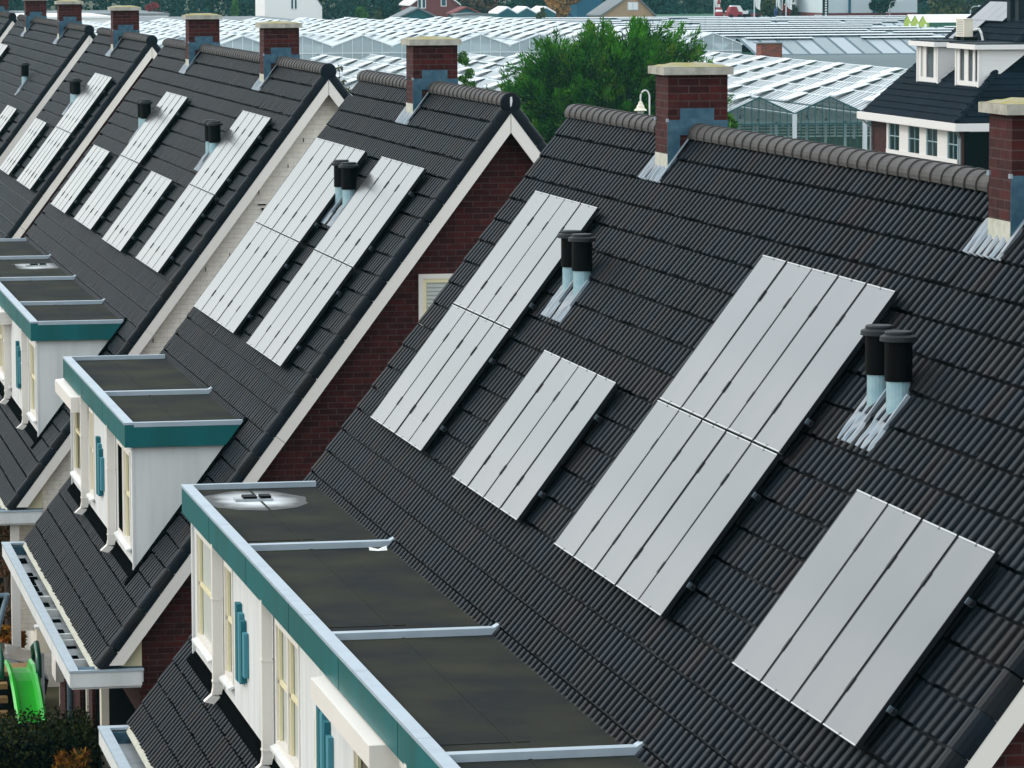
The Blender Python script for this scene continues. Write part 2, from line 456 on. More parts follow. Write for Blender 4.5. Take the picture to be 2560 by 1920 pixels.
# ------------------------------------------------------------------ dormers
DX0, DXW, DZ = -4.79, -4.66, -4.285          # outer edge, front wall plane, trim height
def dormer(parent, yn, yf, seps, wins, plains, pipes, awnings, vent=None, dark_wins=()):
    wn, wf = yn + .11, yf - .09
    body = MB()
    # solid core behind the front wall, and the front wall built as piers, aprons and lintels
    body.prism([(-4.52, wn, -4.36), (-3.22, wn, -4.36), (-4.52, wn, -6.10)], (0, wf - wn, 0))
    zs, zt, zb = -6.0, -4.74, -6.28
    edges = [wn] + [e for w in wins for e in w[:2]] + [wf]
    for i in range(0, len(edges), 2):
        if edges[i + 1] - edges[i] > .01: body.box(DXW, -4.5, edges[i], edges[i + 1], zb, -4.36)
    for w in wins:
        body.box(DXW, -4.5, w[0], w[1], zb, zs); body.box(DXW, -4.5, w[0], w[1], zt, -4.36)
    # cheek boards (near and far ends), a touch proud of the core
    for ya in (wn - .02, wf):
        body.prism([(DXW - .012, ya, -4.36), (-3.3, ya, -4.36), (-3.42, ya, -4.60), (DXW - .012, ya, -6.30)], (0, .02, 0))
    body.box(DXW - .03, DXW - .002, wn - .03, wn + .035, -6.30, -4.56)
    body.box(DXW - .03, DXW - .002, wf - .035, wf + .03, -6.34, -4.56)
    dm = body.build('dormer', M['white'], parent)
    def sub(mb, name, m, smooth=False):
        o = mb.build(name, m, None, smooth=smooth); attach(o, dm); return o
    deck = MB(); deck.box(-4.668, -3.05, yn + .05, yf - .05, -4.42, -4.345)
    lines = []
    for s in [yn] + list(seps): lines.append(s)
    for s in lines:                                   # felt laps: thin raised seams
        deck.box(-4.62, -3.9, s + .62, s + .65, -4.345, -4.339)
    deck.box(-4.05, -4.02, yn + .3, yf - .3, -4.345, -4.340)
    sub(deck, 'flat_roof', M['bitumen'])
    tr = MB()
    tr.box(DX0, -4.665, yn, yf, -4.315, DZ)
    for s in seps:
        tr.box(-4.664, -3.17, s - .06, s + .06, -4.345, DZ + .002)
        tr.obox((-3.20, s - .058, -4.30), (.05, 0, .03), (0, .116, 0), (-.008, 0, .02))
    tr.box(-4.664, -3.24, yn, yn + .09, -4.345, DZ); tr.box(-4.664, -3.24, yf - .08, yf, -4.345, DZ)
    sub(tr, 'roof_trim', M['alu'])
    yj = yn + 2.1
    while yj < yf - .5:                                # butt joints in the trim and the fascia boards
        jt = MB(); jt.box(DX0 + .001, -4.664, yj, yj + .012, -4.31, DZ + .0015); sub(jt, 'trim_joint', M['grey'])
        jt = MB(); jt.box(DX0 + .0045, DX0 + .02, yj + .9, yj + .91, -4.609, -4.317); sub(jt, 'fascia_joint', M['dark'])
        yj += 3.05
    fa = MB()
    fa.box(DX0 + .006, DX0 + .03, yn + .006, yf - .006, -4.61, -4.3155)
    for (ya, yb) in ((yn + .006, yn + .03), (yf - .03, yf - .006)):
        fa.prism([(DX0 + .0305, ya, -4.3155), (-3.25, ya, -4.3155), (-3.46, ya, -4.61), (DX0 + .0305, ya, -4.61)], (0, yb - ya, 0))
    sub(fa, 'fascia', M['teal'])
    so = MB(); so.box(DX0 + .031, DXW - .003, yn + .031, yf - .031, -4.60, -4.585); sub(so, 'soffit', M['white'])
    sl = MB(); sl.prism([tuple(RP(7.60, wn - .04, .05)), tuple(RP(7.845, wn - .04, .055)), tuple(RP(7.845, wn - .04, .02)), tuple(RP(7.60, wn - .04, .02))], (0, wf - wn + .08, 0))  # lead strip under the front wall, slot shadow put into its black colour
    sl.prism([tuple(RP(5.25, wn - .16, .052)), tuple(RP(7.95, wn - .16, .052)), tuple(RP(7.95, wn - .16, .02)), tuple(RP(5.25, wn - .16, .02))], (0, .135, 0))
    sub(sl, 'shadow_flashing', M['dark'])
    for w in wins:
        a, b = w[0], w[1]
        fr = MB()
        fw = .055
        fr.box(DXW - .014, DXW + .07, a + .001, a + fw, zs + .001, zt - .001)
        fr.box(DXW - .014, DXW + .07, b - fw, b - .001, zs + .001, zt - .001)
        fr.box(DXW - .014, DXW + .07, a + fw, b - fw, zs + .001, zs + fw)
        fr.box(DXW - .014, DXW + .07, a + fw, b - fw, zt - fw, zt - .001)
        fr.box(DXW + .012, DXW + .044, a + fw, b - fw, -5.38, -5.34, 1)
        nm = max(1, int(round((b - a) / 1.05)))
        for i in range(1, nm):
            ym = a + (b - a) * i / nm
            fr.box(DXW - .008, DXW + .065, ym - .035, ym + .035, zs + fw, zt - fw, 0)
        for i in range(nm):                            # yellow sashes
            s0 = a + fw + (b - a - 2 * fw) * i / nm + (.036 if i else 0); s1 = a + fw + (b - a - 2 * fw) * (i + 1) / nm - (.036 if i < nm - 1 else 0)
            fr.box(DXW + .012, DXW + .045, s1 - .05, s1 - .001, zs + fw + .001, zt - fw - .001, 1)
            fr.box(DXW + .012, DXW + .045, s0 + .001, s0 + .05, zs + fw + .001, zt - fw - .001, 0)
        sub(fr, 'window', [M['board'], M['yellow']])
        pn = MB(); pn.box(DXW + (.05 if w[2] < 2 else -.006), DXW + .075, a + fw, b - fw, zs + fw, zt - fw); sub(pn, 'pane', M[('blind', 'glass', 'dark')[w[2]]])  # pale 'blind' colour here paints the bright sky mirrored in the glass
        si = MB(); si.obox((DXW - .07, a - .03, zs - .02), (.07, 0, .03), (0, b - a + .06, 0), (0, 0, -.03)); sub(si, 'sill', M['white'])
    for p in pipes:
        pp = MB()
        pp.box(DXW - .125, DXW - .02, p - .05, p + .05, -6.16, -4.59)
        pp.obox((DXW - .125, p - .05, -6.16), (.105, 0, 0), (0, .1, 0), (-.015, 0, -.07))
        pp.obox((DXW - .14, p - .052, -6.23), (.10, 0, -.03), (0, .104, 0), (-.085, 0, -.075))
        for zc in (-5.2, -6.1): pp.box(DXW - .132, DXW - .01, p - .058, p + .058, zc, zc + .02)
        sub(pp, 'drainpipe', M['board'])
    for y in plains:                                  # the teal slat ornaments between the windows
        ob = MB(); k = 0
        for dy, z0, z1, mi, pr in ((.42, -5.62, -5.24, 1, .03), (.27, -5.70, -5.14, 2, .05), (.10, -5.82, -5.0, 0, .06),
                                   (-.07, -5.82, -5.08, 1, .055), (-.24, -5.78, -5.13, 0, .06), (-.40, -5.70, -5.24, 1, .05)):
            ob.box(DXW - pr, DXW - .002, y + dy - .078, y + dy + .078, z0, z1, mi)
        sub(ob, 'slat_ornament', [M['ornA'], M['ornB'], M['cream']])
    for a, b in awnings:
        aw = MB(); aw.box(DXW - .24, DXW - .005, a, b, -4.83, -4.66)
        aw.obox((DXW - .24, a, -4.66), (.235, 0, .03), (0, b - a, 0), (0, 0, .012))
        aw.box(DXW - .25, DXW + .0, a - .012, a + .02, -4.85, -4.63)
        sub(aw, 'awning_case', M['board'])
    if vent:
        for (vx, vy, rx, ry, sq) in vent:
            pt = MB(); n = 28
            v = [(vx, vy, -4.3405)]
            gg = random.Random(int(vy))
            for k in range(n):
                a = 2 * math.pi * k / n; e = 1 if not sq else 1 / max(abs(math.cos(a)), abs(math.sin(a))) ** .8
                v.append((vx + rx * e * math.cos(a) * gg.uniform(.93, 1.05), vy + ry * e * math.sin(a) * gg.uniform(.93, 1.05), -4.3405))
            for k in range(n):
                pt.add([v[0], v[1 + k], v[1 + (k + 1) % n]], [(0, 1, 2)], 0, [(0, .5), (1, .5), (1, .5)])
            sub(pt, 'silver_patch', M['softpatch'])
            vb = MB(); vb.box(vx - .22, vx + .20, vy - .10, vy + .14, -4.34, -4.31, 0)
            vb.box(vx - .13, vx + .02, vy - .09, vy + .12, -4.31, -4.285, 1); vb.box(vx + .06, vx + .18, vy - .09, vy + .1, -4.31, -4.28, 1)
            sub(vb, 'roof_vent', [M['patch'], M['black']])
    return dm
def softpatch():
    m = D.materials.new('silver_wash'); m.use_nodes = True; nt = m.node_tree; b = nt.nodes['Principled BSDF']; b.inputs['Roughness'].default_value = .6
    uv = nt.nodes.new('ShaderNodeUVMap'); sx = nt.nodes.new('ShaderNodeSeparateXYZ'); nt.links.new(uv.outputs[0], sx.inputs[0])
    tc = nt.nodes.new('ShaderNodeTexCoord'); n = nt.nodes.new('ShaderNodeTexNoise'); n.inputs['Scale'].default_value = 2.2; n.inputs['Detail'].default_value = 6; nt.links.new(tc.outputs['Object'], n.inputs['Vector'])
    ad = nt.nodes.new('ShaderNodeMath'); ad.operation = 'MULTIPLY_ADD'; ad.inputs[1].default_value = .9; nt.links.new(n.outputs['Fac'], ad.inputs[0]); nt.links.new(sx.outputs[0], ad.inputs[2])
    cr = nt.nodes.new('ShaderNodeValToRGB'); e = cr.color_ramp.elements; e[0].position = .55; e[0].color = (.62, .66, .68, 1); e[1].position = 1.0; e[1].color = (.035, .036, .034, 1)
    q = e.new(.80); q.color = (.30, .32, .32, 1)
    sc = nt.nodes.new('ShaderNodeMath'); sc.operation = 'MULTIPLY'; sc.inputs[1].default_value = .75; nt.links.new(ad.outputs[0], sc.inputs[0]); nt.links.new(sc.outputs[0], cr.inputs[0]); nt.links.new(cr.outputs[0], b.inputs['Base Color'])
    return m
M['softpatch'] = softpatch()
M['patch'] = mat('silver_paint', (.38, .41, .42), .5, .4, noise=(3, .8, (.2, .22, .22)))

# ------------------------------------------------------------------ terrace blocks
BLOCKS = [
    dict(y0=24.24, y1=46.93, wall='brick', ch=[29.58, 40.8], fl=[29.548, 30.07, 40.867, 41.402],
         name='nearest dark tiled terrace, with the longest teal trimmed dormer'),
    dict(y0=50.75, y1=62.42, wall='brick', ch=[56.09], fl=[56.248, 56.934],
         name='short second terrace with one chimney, red brick gable and small attic window'),
    dict(y0=66.05, y1=89.45, wall='cream_brick', ch=[71.43, 82.67], fl=[71.40, 71.98, 82.7, 83.27],
         name='third dark tiled terrace, the one with a cream brick gable'),
    dict(y0=92.6, y1=104.6, wall='brick', ch=[98.12], fl=[98.3, 98.87],
         name='short fourth terrace with single chimney and narrow strip of red gable'),
    dict(y0=107.75, y1=131.2, wall='brick', ch=[113.15, 124.8], fl=[114.0],
         name='long fifth terrace near the left edge, with two chimneys'),
    dict(y0=134.6, y1=146.6, wall='brick', ch=[140.3], fl=[],
         name='farthest dark tiled terrace, cut by the left edge of the picture'),
]
BO = []
for bi, b in enumerate(BLOCKS):
    y0, y1 = b['y0'], b['y1']
    th = empty('terraced_house', (0, (y0 + y1) / 2, GZ), b['name'], 'house', 'terraced house blocks in one row')
    BO.append(th)
    w0, w1 = y0 + .28, y1 - .28
    wall = MB()
    ht = -.125
    hx = 4.78
    zc = APEX - (hx - ht * SA) / CA * SA + ht * CA       # eave height of the wall
    tz = APEX + ht / CA
    xw = slope_x(-6.9, ht)
    wall.prism([(-hx, w0, GZ), (hx, w0, GZ), (hx, w0, -6.62), (0, w0, tz), (-hx, w0, -6.62)], (0, w1 - w0, 0))
    wo = wall.build('wall', M[b['wall']], th)
    deck = MB()
    for s in (-1, 1):
        P = [RP(0, y0 + .036, -.075, s), RP(8.8, y0 + .036, -.075, s), RP(8.8, y0 + .036, -.118, s), RP(-.0, y0 + .036, -.118, s)]
        P[0].x = 0; P[0].z = APEX - .075 / CA; P[3].x = 0; P[3].z = APEX - .118 / CA
        deck.prism([tuple(p) for p in P], (0, y1 - y0 - .06, 0))
    deck.box(-.085, .085, y0 + .05, y1 - .03, -.19, -.05)
    deck.build('roof_deck', M['dark'], th)
    tile_roof('roof_tiles', y0, y1, th, -1, full=bi < 3, seed=bi + 1, amp=(1, .8, .55, .5, .5, .5)[bi], groove=(.017, .022, .03, .04, .045, .05)[bi])
    tile_roof('roof_tiles', y0, y1, th, 1, full=False, seed=bi + 31)
    ridge_caps(y0 + .03, y1, th)
    ed = MB(); disc_y(ed, (0, y0 + .02, -.125), .135, .05)
    eo = ed.build('ridge_end', M['ridge'] if 0 else M['tile'], th, smooth=False)
    # bargeboards, each in two lengths
    for s in (-1, 1):
        for gi, (ya, dy) in enumerate(((y0 + .004, .03), (y1 - .034, .03))):
            h1, h2 = -.095, -.255
            zz = [None, -4.35, -7.17]
            A0 = (0.004 * s, ya, APEX + h1 / CA); A1 = (0.004 * s, ya, APEX + h2 / CA)
            zj = -4.3 if s < 0 else -4.1
            xj1 = slope_x(zj, h1, s); tj = (APEX - zj + h1 * CA) / SA
            J1 = RP(tj, ya, h1, s); J2 = RP(tj, ya, h2, s)
            J1b = RP(tj + .006, ya, h1, s); J2b = RP(tj + .006, ya, h2, s)
            t1 = (APEX + 7.17 + h1 * CA) / SA; t2 = (APEX + 7.17 + h2 * CA) / SA
            E1 = RP(t1, ya, h1, s); E2 = RP(t2, ya, h2, s)
            for poly in ([A0, tuple(J1), tuple(J2), A1], [tuple(J1b), tuple(E1), tuple(E2), tuple(J2b)]):
                mb = MB(); mb.prism(poly, (0, dy, 0)); mb.build('bargeboard', M['board'], th)
    # yellow-cream box end under the rake, at the eaves
    for s in (-1, 1):
        mb = MB()
        mb.prism([(s * 4.755, w0 - .06, -7.47), (s * 5.18, w0 - .06, -7.47), (s * slope_x(-7.2, -.26, 1), w0 - .06, -7.2), (s * slope_x(-6.72, -.26, 1), w0 - .06, -6.72), (s * 4.755, w0 - .06, -6.72)], (0, .05, 0))
        mb.build('eaves_board', M['yellow'], th)
    # box gutters on both sides with returns at the gables
    for s in (-1, 1):
        gt = MB()
        gt.box(s * 5.69, s * 5.665, y0 - .02, y1 + .02, -7.43, -7.245, 0)         # outer face board
        gt.box(s * 5.664, s * 5.30, y0 + .0, y1, -7.43, -7.395, 2)                # floor
        gt.box(s * 4.78, s * 5.664, y0 - .02, y0 + .0, -7.43, -7.245, 0)          # near return face
        gt.box(s * 4.76, s * 5.34, y0 + .001, y0 + .26, -7.39, -7.245, 0)
        gt.box(s * 5.664, s * 4.78, y1 + .0, y1 + .02, -7.43, -7.245, 0)
        gt.box(s * 5.70, s * 5.575, y0 - .03, y1 + .03, -7.244, -7.215, 1)        # rims
        gt.box(s * 5.5745, s * 4.755, y0 - .03, y0 + .03, -7.244, -7.216, 1)
        gt.box(s * 5.56, s * 4.755, y0 + .031, y0 + .3, -7.244, -7.222, 3)
        gt.box(s * 5.5745, s * 5.30, y1 - .12, y1 + .03, -7.244, -7.216, 1)
        gt.box(s * 5.575, s * 5.34, y1 - .19, y1 - .12, -7.394, -7.26, 3)
        gt.box(s * 5.585, s * 5.578, y0 + .03, y1 - .1, -7.394, -7.2445, 2)
        gt.build('gutter', [M['white'], M['alu'], M['patch'], M['lead']], th)
        st = MB(); st.obox(tuple(RP(8.86, y0 + .05, -.06, s)), RP(8.98, 0, -.06, s) - RP(8.86, 0, -.06, s), (0, y1 - y0 - .1, 0), RP(0, 0, .05, s) - RP(0, 0, 0, s))
        st.build('eaves_strip', M['mortar'], th)
        sf = MB(); sf.box(s * 4.79, s * 5.66, y0 + .01, y1 - .01, -7.46, -7.432); sf.build('soffit', M['white'], th)
    for k, y in enumerate(b['ch']): chimney(th, y, bi * 10 + k + 1)
    for y in b['fl']: flue(th, y)

# leaf dirt in the gutter of the second block
gd = MB(); g = random.Random(5)
y = 51.3
while y < 61.5:
    L = g.uniform(.03, .5)
    if g.random() < .6: gd.box(-5.36 - g.uniform(0, .08), -5.50 - g.uniform(0, .05), y, y + L, -7.394, -7.385 + g.uniform(0, .02))
    y += L + g.uniform(.02, .25)
setp(gd.build('gutter_dirt', M['dark'], BO[1]), kind='stuff')
for yy, L in ((52.05, .05), (53.6, .05), (54.1, .06), (56.2, .05), (57.4, .08)):
    gd = MB(); gd.box(-5.57, -5.34, yy, yy + L, -7.394, -7.30); gd.build('gutter_bracket', M['white'], BO[1])

# dormers of the three nearest blocks
dormer(BO[0], 25.3, 46.1, [29.816, 35.494, 41.128],
       [(26.2, 29.0, 0), (31.2, 32.0, 0), (32.1, 34.35, 1), (37.6, 39.2, 0), (42.5, 43.2, 0), (44.25, 45.7, 0)],
       [30.3, 36.0, 41.75], [39.40, 43.35, 31.0], [(32.0, 35.3)], vent=[(-4.10, 44.95, .60, .85, False)])
dormer(BO[1], 52.47, 61.62, [56.40], [(53.0, 53.85, 0), (53.92, 54.62, 2), (58.05, 58.7, 0), (59.0, 61.3, 1)], [57.05], [54.95, 58.85], [(58.95, 61.75)])
dormer(BO[2], 67.74, 88.4, [71.75, 77.4, 83.0], [(68.3, 69.6, 0), (73.9, 75.0, 0), (75.3, 77.2, 0), (79.5, 82.0, 0), (84.5, 87.0, 0)],
       [71.9, 78.0, 83.6], [69.9, 74.0], [(73.7, 77.3)], vent=[(-3.62, 80.9, .45, .8, True)])

e = empty('paper_scrap', (-3.36, 40.9, -4.344), 'small white scrap lying on the nearest dormer roof beside a divider', 'litter')
mb = MB(); mb.add([(-3.46, 40.86, -4.343), (-3.39, 40.74, -4.335), (-3.28, 40.82, -4.343), (-3.26, 41.0, -4.32), (-3.36, 40.92, -4.342), (-3.44, 41.02, -4.33)], [(0, 1, 4, 5), (1, 2, 3, 4)]); mb.build('scrap', M['whitepaper'], e)
# gable window on the second block
gw = MB(); gy = 50.75 + .28
for (x0, x1, z0, z1, mi, d) in ((-1.158, -.10, -2.365, -2.304, 0, .03), (-1.158, -1.10, -3.7, -2.365, 0, .03), (-.16, -.10, -3.7, -2.365, 0, .03), (-1.158, -.10, -3.76, -3.7, 0, .05),
                                (-1.099, -.161, -2.415, -2.366, 1, .022), (-1.099, -1.055, -3.699, -2.4155, 1, .022), (-.205, -.161, -3.699, -2.4155, 1, .022)):
    gw.box(x0, x1, gy - d, gy + .02, z0, z1, mi)
go = gw.build('window', [M['board'], M['yellow']], BO[1])
pn = MB()
pn.box(-1.054, -.206, gy - .008, gy + .02, -3.69, -2.416)
for i in range(24): pn.obox((-1.05, gy - .012, -2.44 - i * .05), (.84, 0, 0), (0, .003, -.012), (0, -.004, -.03))
o = pn.build('blind', M['blind'], None); attach(o, go)
# weep slots and an anchor in the cream gable
ws = MB(); gy = 66.05 + .28
for x, z in ((-.385, -1.242), (-.644, -1.665), (-1.134, -2.09), (-1.496, -2.517), (-1.689, -2.755), (-1.839, -2.93), (-2.022, -3.346), (-1.622, -3.119), (-3.2, -4.9), (-3.6, -5.6), (-2.9, -4.5), (-4.1, -6.1)):
    ws.box(x - .007, x + .007, gy - .006, gy + .01, z - .045, z + .02)
ws.box(-1.15, -1.02, gy - .02, gy + .01, -2.318, -2.296); ws.box(-1.09, -1.05, gy - .03, gy + .01, -2.40, -2.36)
ws.build('wall_vent', M['dark'], BO[2])
# pale bird streak on the ridge end of block two
bs = MB(); bs.add([(-.012, 50.745, -.05), (.012, 50.745, -.045), (.018, 50.744, -.10), (.006, 50.744, -.16), (-.008, 50.744, -.18), (-.014, 50.744, -.11)], [(0, 1, 2, 3, 4, 5)])
bs.build('pale_streak', M['white'], BO[1])

# garden fronts of the blocks: piers, frames and pipes that show under the eaves
def facade(parent, y0, items):
    for nm, x0, ya, yb, z0, z1, m in items:
        mb = MB(); mb.box(-4.781, x0, ya, yb, z0, z1); mb.build(nm, M[m], parent)
facade(BO[1], 50.75, [
    ('pilaster', -4.89, 55.05, 55.3, GZ, -7.47, 'cream'), ('brick_pier', -4.84, 56.96, 57.5, GZ, -7.47, 'brick'),
    ('window_frame', -4.87, 57.52, 57.62, GZ, -7.47, 'cream'), ('brick_pier', -4.85, 58.8, 59.6, GZ, -7.47, 'brick'),
    ('brick_pier', -4.81, 59.95, 60.3, GZ, -7.47, 'brick'), ('brick_pier', -4.86, 61.2, 62.1, GZ, -9.2, 'brick'),
    ('window_frame', -4.87, 62.11, 62.14, -9.75, -7.47, 'cream'), ('bay', -4.98, 61.4, 62.13, -9.25, -7.47, 'board'),
    ('door_glass', -4.80, 51.4, 54.9, GZ + .1, -7.9, 'dark'), ('door_glass', -4.80, 55.4, 56.9, GZ + .1, -7.9, 'dark'), ('door_glass', -4.80, 57.7, 58.7, GZ + .1, -7.9, 'dark')])
dp = MB(); dp.tube([(-4.83, 60.72, GZ), (-4.83, 60.72, -7.4)], .045, 10); dp.build('downpipe', M['bluepipe'], BO[1])
facade(BO[0], 24.24, [('pilaster', -4.89, 40.9, 41.2, GZ, -7.47, 'cream'), ('door_glass', -4.80, 42.0, 45.5, GZ + .1, -7.9, 'dark'), ('door_glass', -4.80, 36.5, 39.8, GZ + .1, -7.9, 'dark')])
facade(BO[2], 66.05, [('bay', -5.12, 66.5, 68.2, -9.28, -7.47, 'cream_brick'), ('door_glass', -4.80, 70, 75, GZ + .1, -7.9, 'dark')])

# ------------------------------------------------------------------ solar panels
PL = 1.58
_pm = {}
def panel_meshes(w):
    k = round(w, 3)
    if k in _pm: return _pm[k]
    hw, hl = w / 2, PL / 2
    fr = MB()
    H0, H1 = .102, .140
    r = .012
    for sx in (-1, 1):
        fr.box(sx * hw, sx * (hw - r), -hl, hl, H0, H1, 1)
    for sy in (-1, 1):
        for xa, xb in ((-hw + r + .0005, -.012), (.012, hw - r - .0005)):
            fr.box(xa, xb, sy * hl, sy * (hl - .011), H0, H1 + .002, 0)
        fr.box(-.0115, .0115, sy * hl, sy * (hl - .022), H0, H1, 1)
    gl = MB(); gl.box(-hw + r + .001, hw - r - .001, -hl + .0115, hl - .0115, H0 + .01, H1 - .002)
    ra = MB(); ra.box(-hw - .011, hw + .011, -.02, .02, .062, .101)
    ra2 = MB(); ra2.box(-hw - .011, hw + .07, -.02, .02, .062, .101, 0); ra2.box(hw + .012, hw + .034, -.024, .024, .06, .118, 1)
    cl = MB(); cl.box(-.017, .017, -.055, .055, .09, .147)
    def me(mb, n, mats):
        o = mb.build(n, mats); d = o.data; D.objects.remove(o); return d
    _pm[k] = (me(fr, 'frame', [M['frame'], M['framedark']]), me(gl, 'glass', M['pv']), me(ra, 'rail', M['framedark']),
              me(ra2, 'rail', [M['framedark'], M['clamp']]), me(cl, 'clamp', M['framedark']))
    return _pm[k]
ORD = ['first', 'second', 'third', 'fourth', 'fifth']
ROT = Matrix(((0, CA, -SA), (-1, 0, 0), (0, SA, CA)))
def array(yf, yn, t0, rows, cols, where):
    pitch = (yf - yn + .02) / cols; w = pitch - .024
    fr, gl, ra, ra2, cl = panel_meshes(w)
    g = random.Random(int(yf * 100))
    for r in range(rows):
        for c in range(cols):
            t = t0 - .186 + PL / 2 + r * (PL + .02); y = yf - w / 2 - c * pitch
            rowtxt = '' if rows == 1 else (' upper row,' if r == 0 else ' lower row,')
            lab = '%s pale solar panel from left,%s %s' % (ORD[c], rowtxt, where)
            e = empty('solar_panel', RP(t, y, 0), lab, 'solar panel', 'solar panels on the terrace roofs')
            dh = g.uniform(-.002, .002); tilt = Matrix.Rotation(g.uniform(-.0025, .0025), 3, 'X') @ Matrix.Rotation(g.uniform(-.002, .002), 3, 'Y')
            e.rotation_euler = (ROT @ tilt).to_euler()
            def ch(me, nm, ly, lx=0):
                o = D.objects.new(nm, me); COL.objects.link(o); o.parent = e; o.location = (lx, ly, dh if nm in ('frame', 'glass') else 0)
            ch(fr, 'frame', 0); ch(gl, 'glass', 0)
            for ly in (.42, -.46):
                ch(ra2 if c == cols - 1 else ra, 'rail', ly)
                if c < cols - 1: ch(cl, 'clamp', ly, w / 2 + .01)
array(45.28, 41.985, 1.35, 2, 4, 'array left of farther flues, nearest roof')
array(40.03, 36.74, 2.985, 1, 4, 'single row between tall arrays, nearest roof')
array(35.09, 30.97, 1.37, 2, 5, 'five wide array, nearest roof')
array(28.73, 25.44, 2.96, 1, 4, 'lowest array at bottom right, nearest roof')
array(61.65, 56.92, 1.455, 2, 5, 'wider left array, second roof')
array(55.5, 52.12, 1.46, 2, 4, 'right array by white bargeboard, second roof')
array(70.75, 67.2, 1.34, 2, 4, 'array beside cream gable, third roof')
array(76.4, 72.98, 3.0, 1, 4, 'single row right of middle array, third roof')
array(82.4, 78.8, 1.38, 2, 4, 'tall middle array, third roof')
array(87.8, 84.35, 3.0, 1, 4, 'leftmost single row, third roof')
array(97.45, 93.4, 1.4, 2, 5, 'tall array, fourth roof')
array(103.3, 100.0, 3.0, 1, 4, 'single row, fourth roof')
array(130.4, 126.25, 1.3, 2, 5, 'far top array, fifth roof')
array(112.9, 109.6, 3.0, 1, 4, 'near single row, fifth roof')

# ------------------------------------------------------------------ foliage
def leafmat(name, cols, rough=.75):
    m = cellmat(name, cols[0], cols[-1], rough, .07, extra=[(i / (len(cols) - 1), c) for i, c in enumerate(cols[1:-1], 1)])
    return m
M['cyp'] = leafmat('cypress_foliage', [(.010, .07, .002), (.025, .135, .004), (.06, .23, .006), (.038, .17, .005), (.10, .18, .010)])
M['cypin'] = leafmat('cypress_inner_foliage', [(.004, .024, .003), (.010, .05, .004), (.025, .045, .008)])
M['wood_leaf'] = leafmat('woodland_foliage', [(.006, .040, .038), (.010, .055, .046), (.018, .062, .042), (.035, .055, .025)])
M['olive'] = leafmat('olive_foliage', [(.03, .05, .02), (.06, .075, .022), (.09, .08, .02)])
M['autumn'] = leafmat('autumn_foliage', [(.30, .13, .02), (.42, .20, .04), (.25, .16, .07)])
M['russet'] = leafmat('russet_foliage', [(.10, .05, .03), (.07, .06, .03), (.14, .06, .035)])
M['fresh'] = leafmat('fresh_foliage', [(.03, .10, .02), (.07, .16, .02), (.05, .13, .03)])
M['hedge'] = leafmat('hedge_foliage', [(.004, .011, .003), (.008, .019, .005), (.04, .04, .006)])
M['gold'] = leafmat('orange_shrub', [(.22, .09, .012), (.34, .17, .015), (.18, .05, .012), (.05, .05, .01)])
M['crimson'] = leafmat('red_foliage', [(.30, .03, .04), (.2, .02, .03), (.36, .07, .06)])

def leaf_quads(P, A, L, W, g):
    """P centres, A long axes (n,3), L, W half sizes"""
    n = len(P)
    A = A / (np.linalg.norm(A, axis=1, keepdims=True) + 1e-9)
    r = g.normal(size=(n, 3)); B = np.cross(A, r); B /= (np.linalg.norm(B, axis=1, keepdims=True) + 1e-9)
    L = np.asarray(L).reshape(-1, 1); W = np.asarray(W).reshape(-1, 1)
    V = np.stack([P - A * L - B * W * .5, P - A * L * .1 + B * W * -1.0, P + A * L, P - A * L * .1 + B * W], 1)
    return V.reshape(-1, 3), np.arange(n * 4).reshape(n, 4)

def crown(name, clumps, nper, L, mname, parent, seed, out=.6):
    g = np.random.default_rng(seed); Ps = []; As = []; U = []
    for ci, (c, r) in enumerate(clumps):
        d = g.normal(size=(nper, 3)); d /= np.linalg.norm(d, axis=1, keepdims=True)
        rr = g.uniform(.35, 1.06, (nper, 1)) ** .6
        Ps.append(np.array(c) + d * rr * np.array(r)); As.append(d * out + g.normal(size=(nper, 3)) * .5 + np.array([0, 0, .15]))
        u = g.integers(0, 4, nper); U.append(np.stack([np.full(nper, ci * 7 + .5) + u, np.full(nper, seed + .5)], -1))
    P = np.concatenate(Ps); A = np.concatenate(As); n = len(P)
    V, Q = leaf_quads(P, A, g.uniform(.6, 1.3, n) * L, g.uniform(.5, 1.0, n) * L * .6, g)
    return npmesh(name, V, Q, M[mname], parent, np.concatenate(U))

def tree(name, x, y, h, r, mname, label, cat='tree', group=None, n=26, nper=160, L=.28, seed=1, low=.3, parent=None, shape=1.0, zb=GZ):
    g = random.Random(seed)
    e = empty(name, (x, y, zb), label, cat, group)
    cl = []
    for i in range(n):
        a = g.uniform(0, 6.283); f = g.uniform(0, 1); z = low + (1 - low) * f
        env = math.sin(math.pi * min(1, .18 + .8 * (z - low) / (1 - low) * .98)) ** .7 if shape == 1 else (1.05 - (z - low) / (1 - low)) ** .8
        q = r * env * math.sqrt(g.uniform(.1, 1)) * .78
        s = r * g.uniform(.22, .38)
        cl.append(((x + q * math.cos(a), y + q * math.sin(a), zb + h * z - s * .5), (s, s, s * .8)))
    crown('crown', cl, nper, L, mname, e, seed)
    mb = MB()
    mb.tube([(x, y, zb - .1), (x + .05, y, zb + h * .3), (x + .1, y + .05, zb + h * .75)], [r * .07 + .04, r * .05 + .03, .03], 8)
    for i in range(5):
        c = cl[i * 3 % len(cl)][0]
        mb.tube([(x + .03, y, zb + h * (.28 + .07 * i)), tuple((Vector((x, y, zb + h * (.35 + .08 * i))) + Vector(c)) / 2), c], [.03 + r * .03, .02 + r * .018, .012], 6)
    mb.build('trunk', M['trunk'], e)
    return e

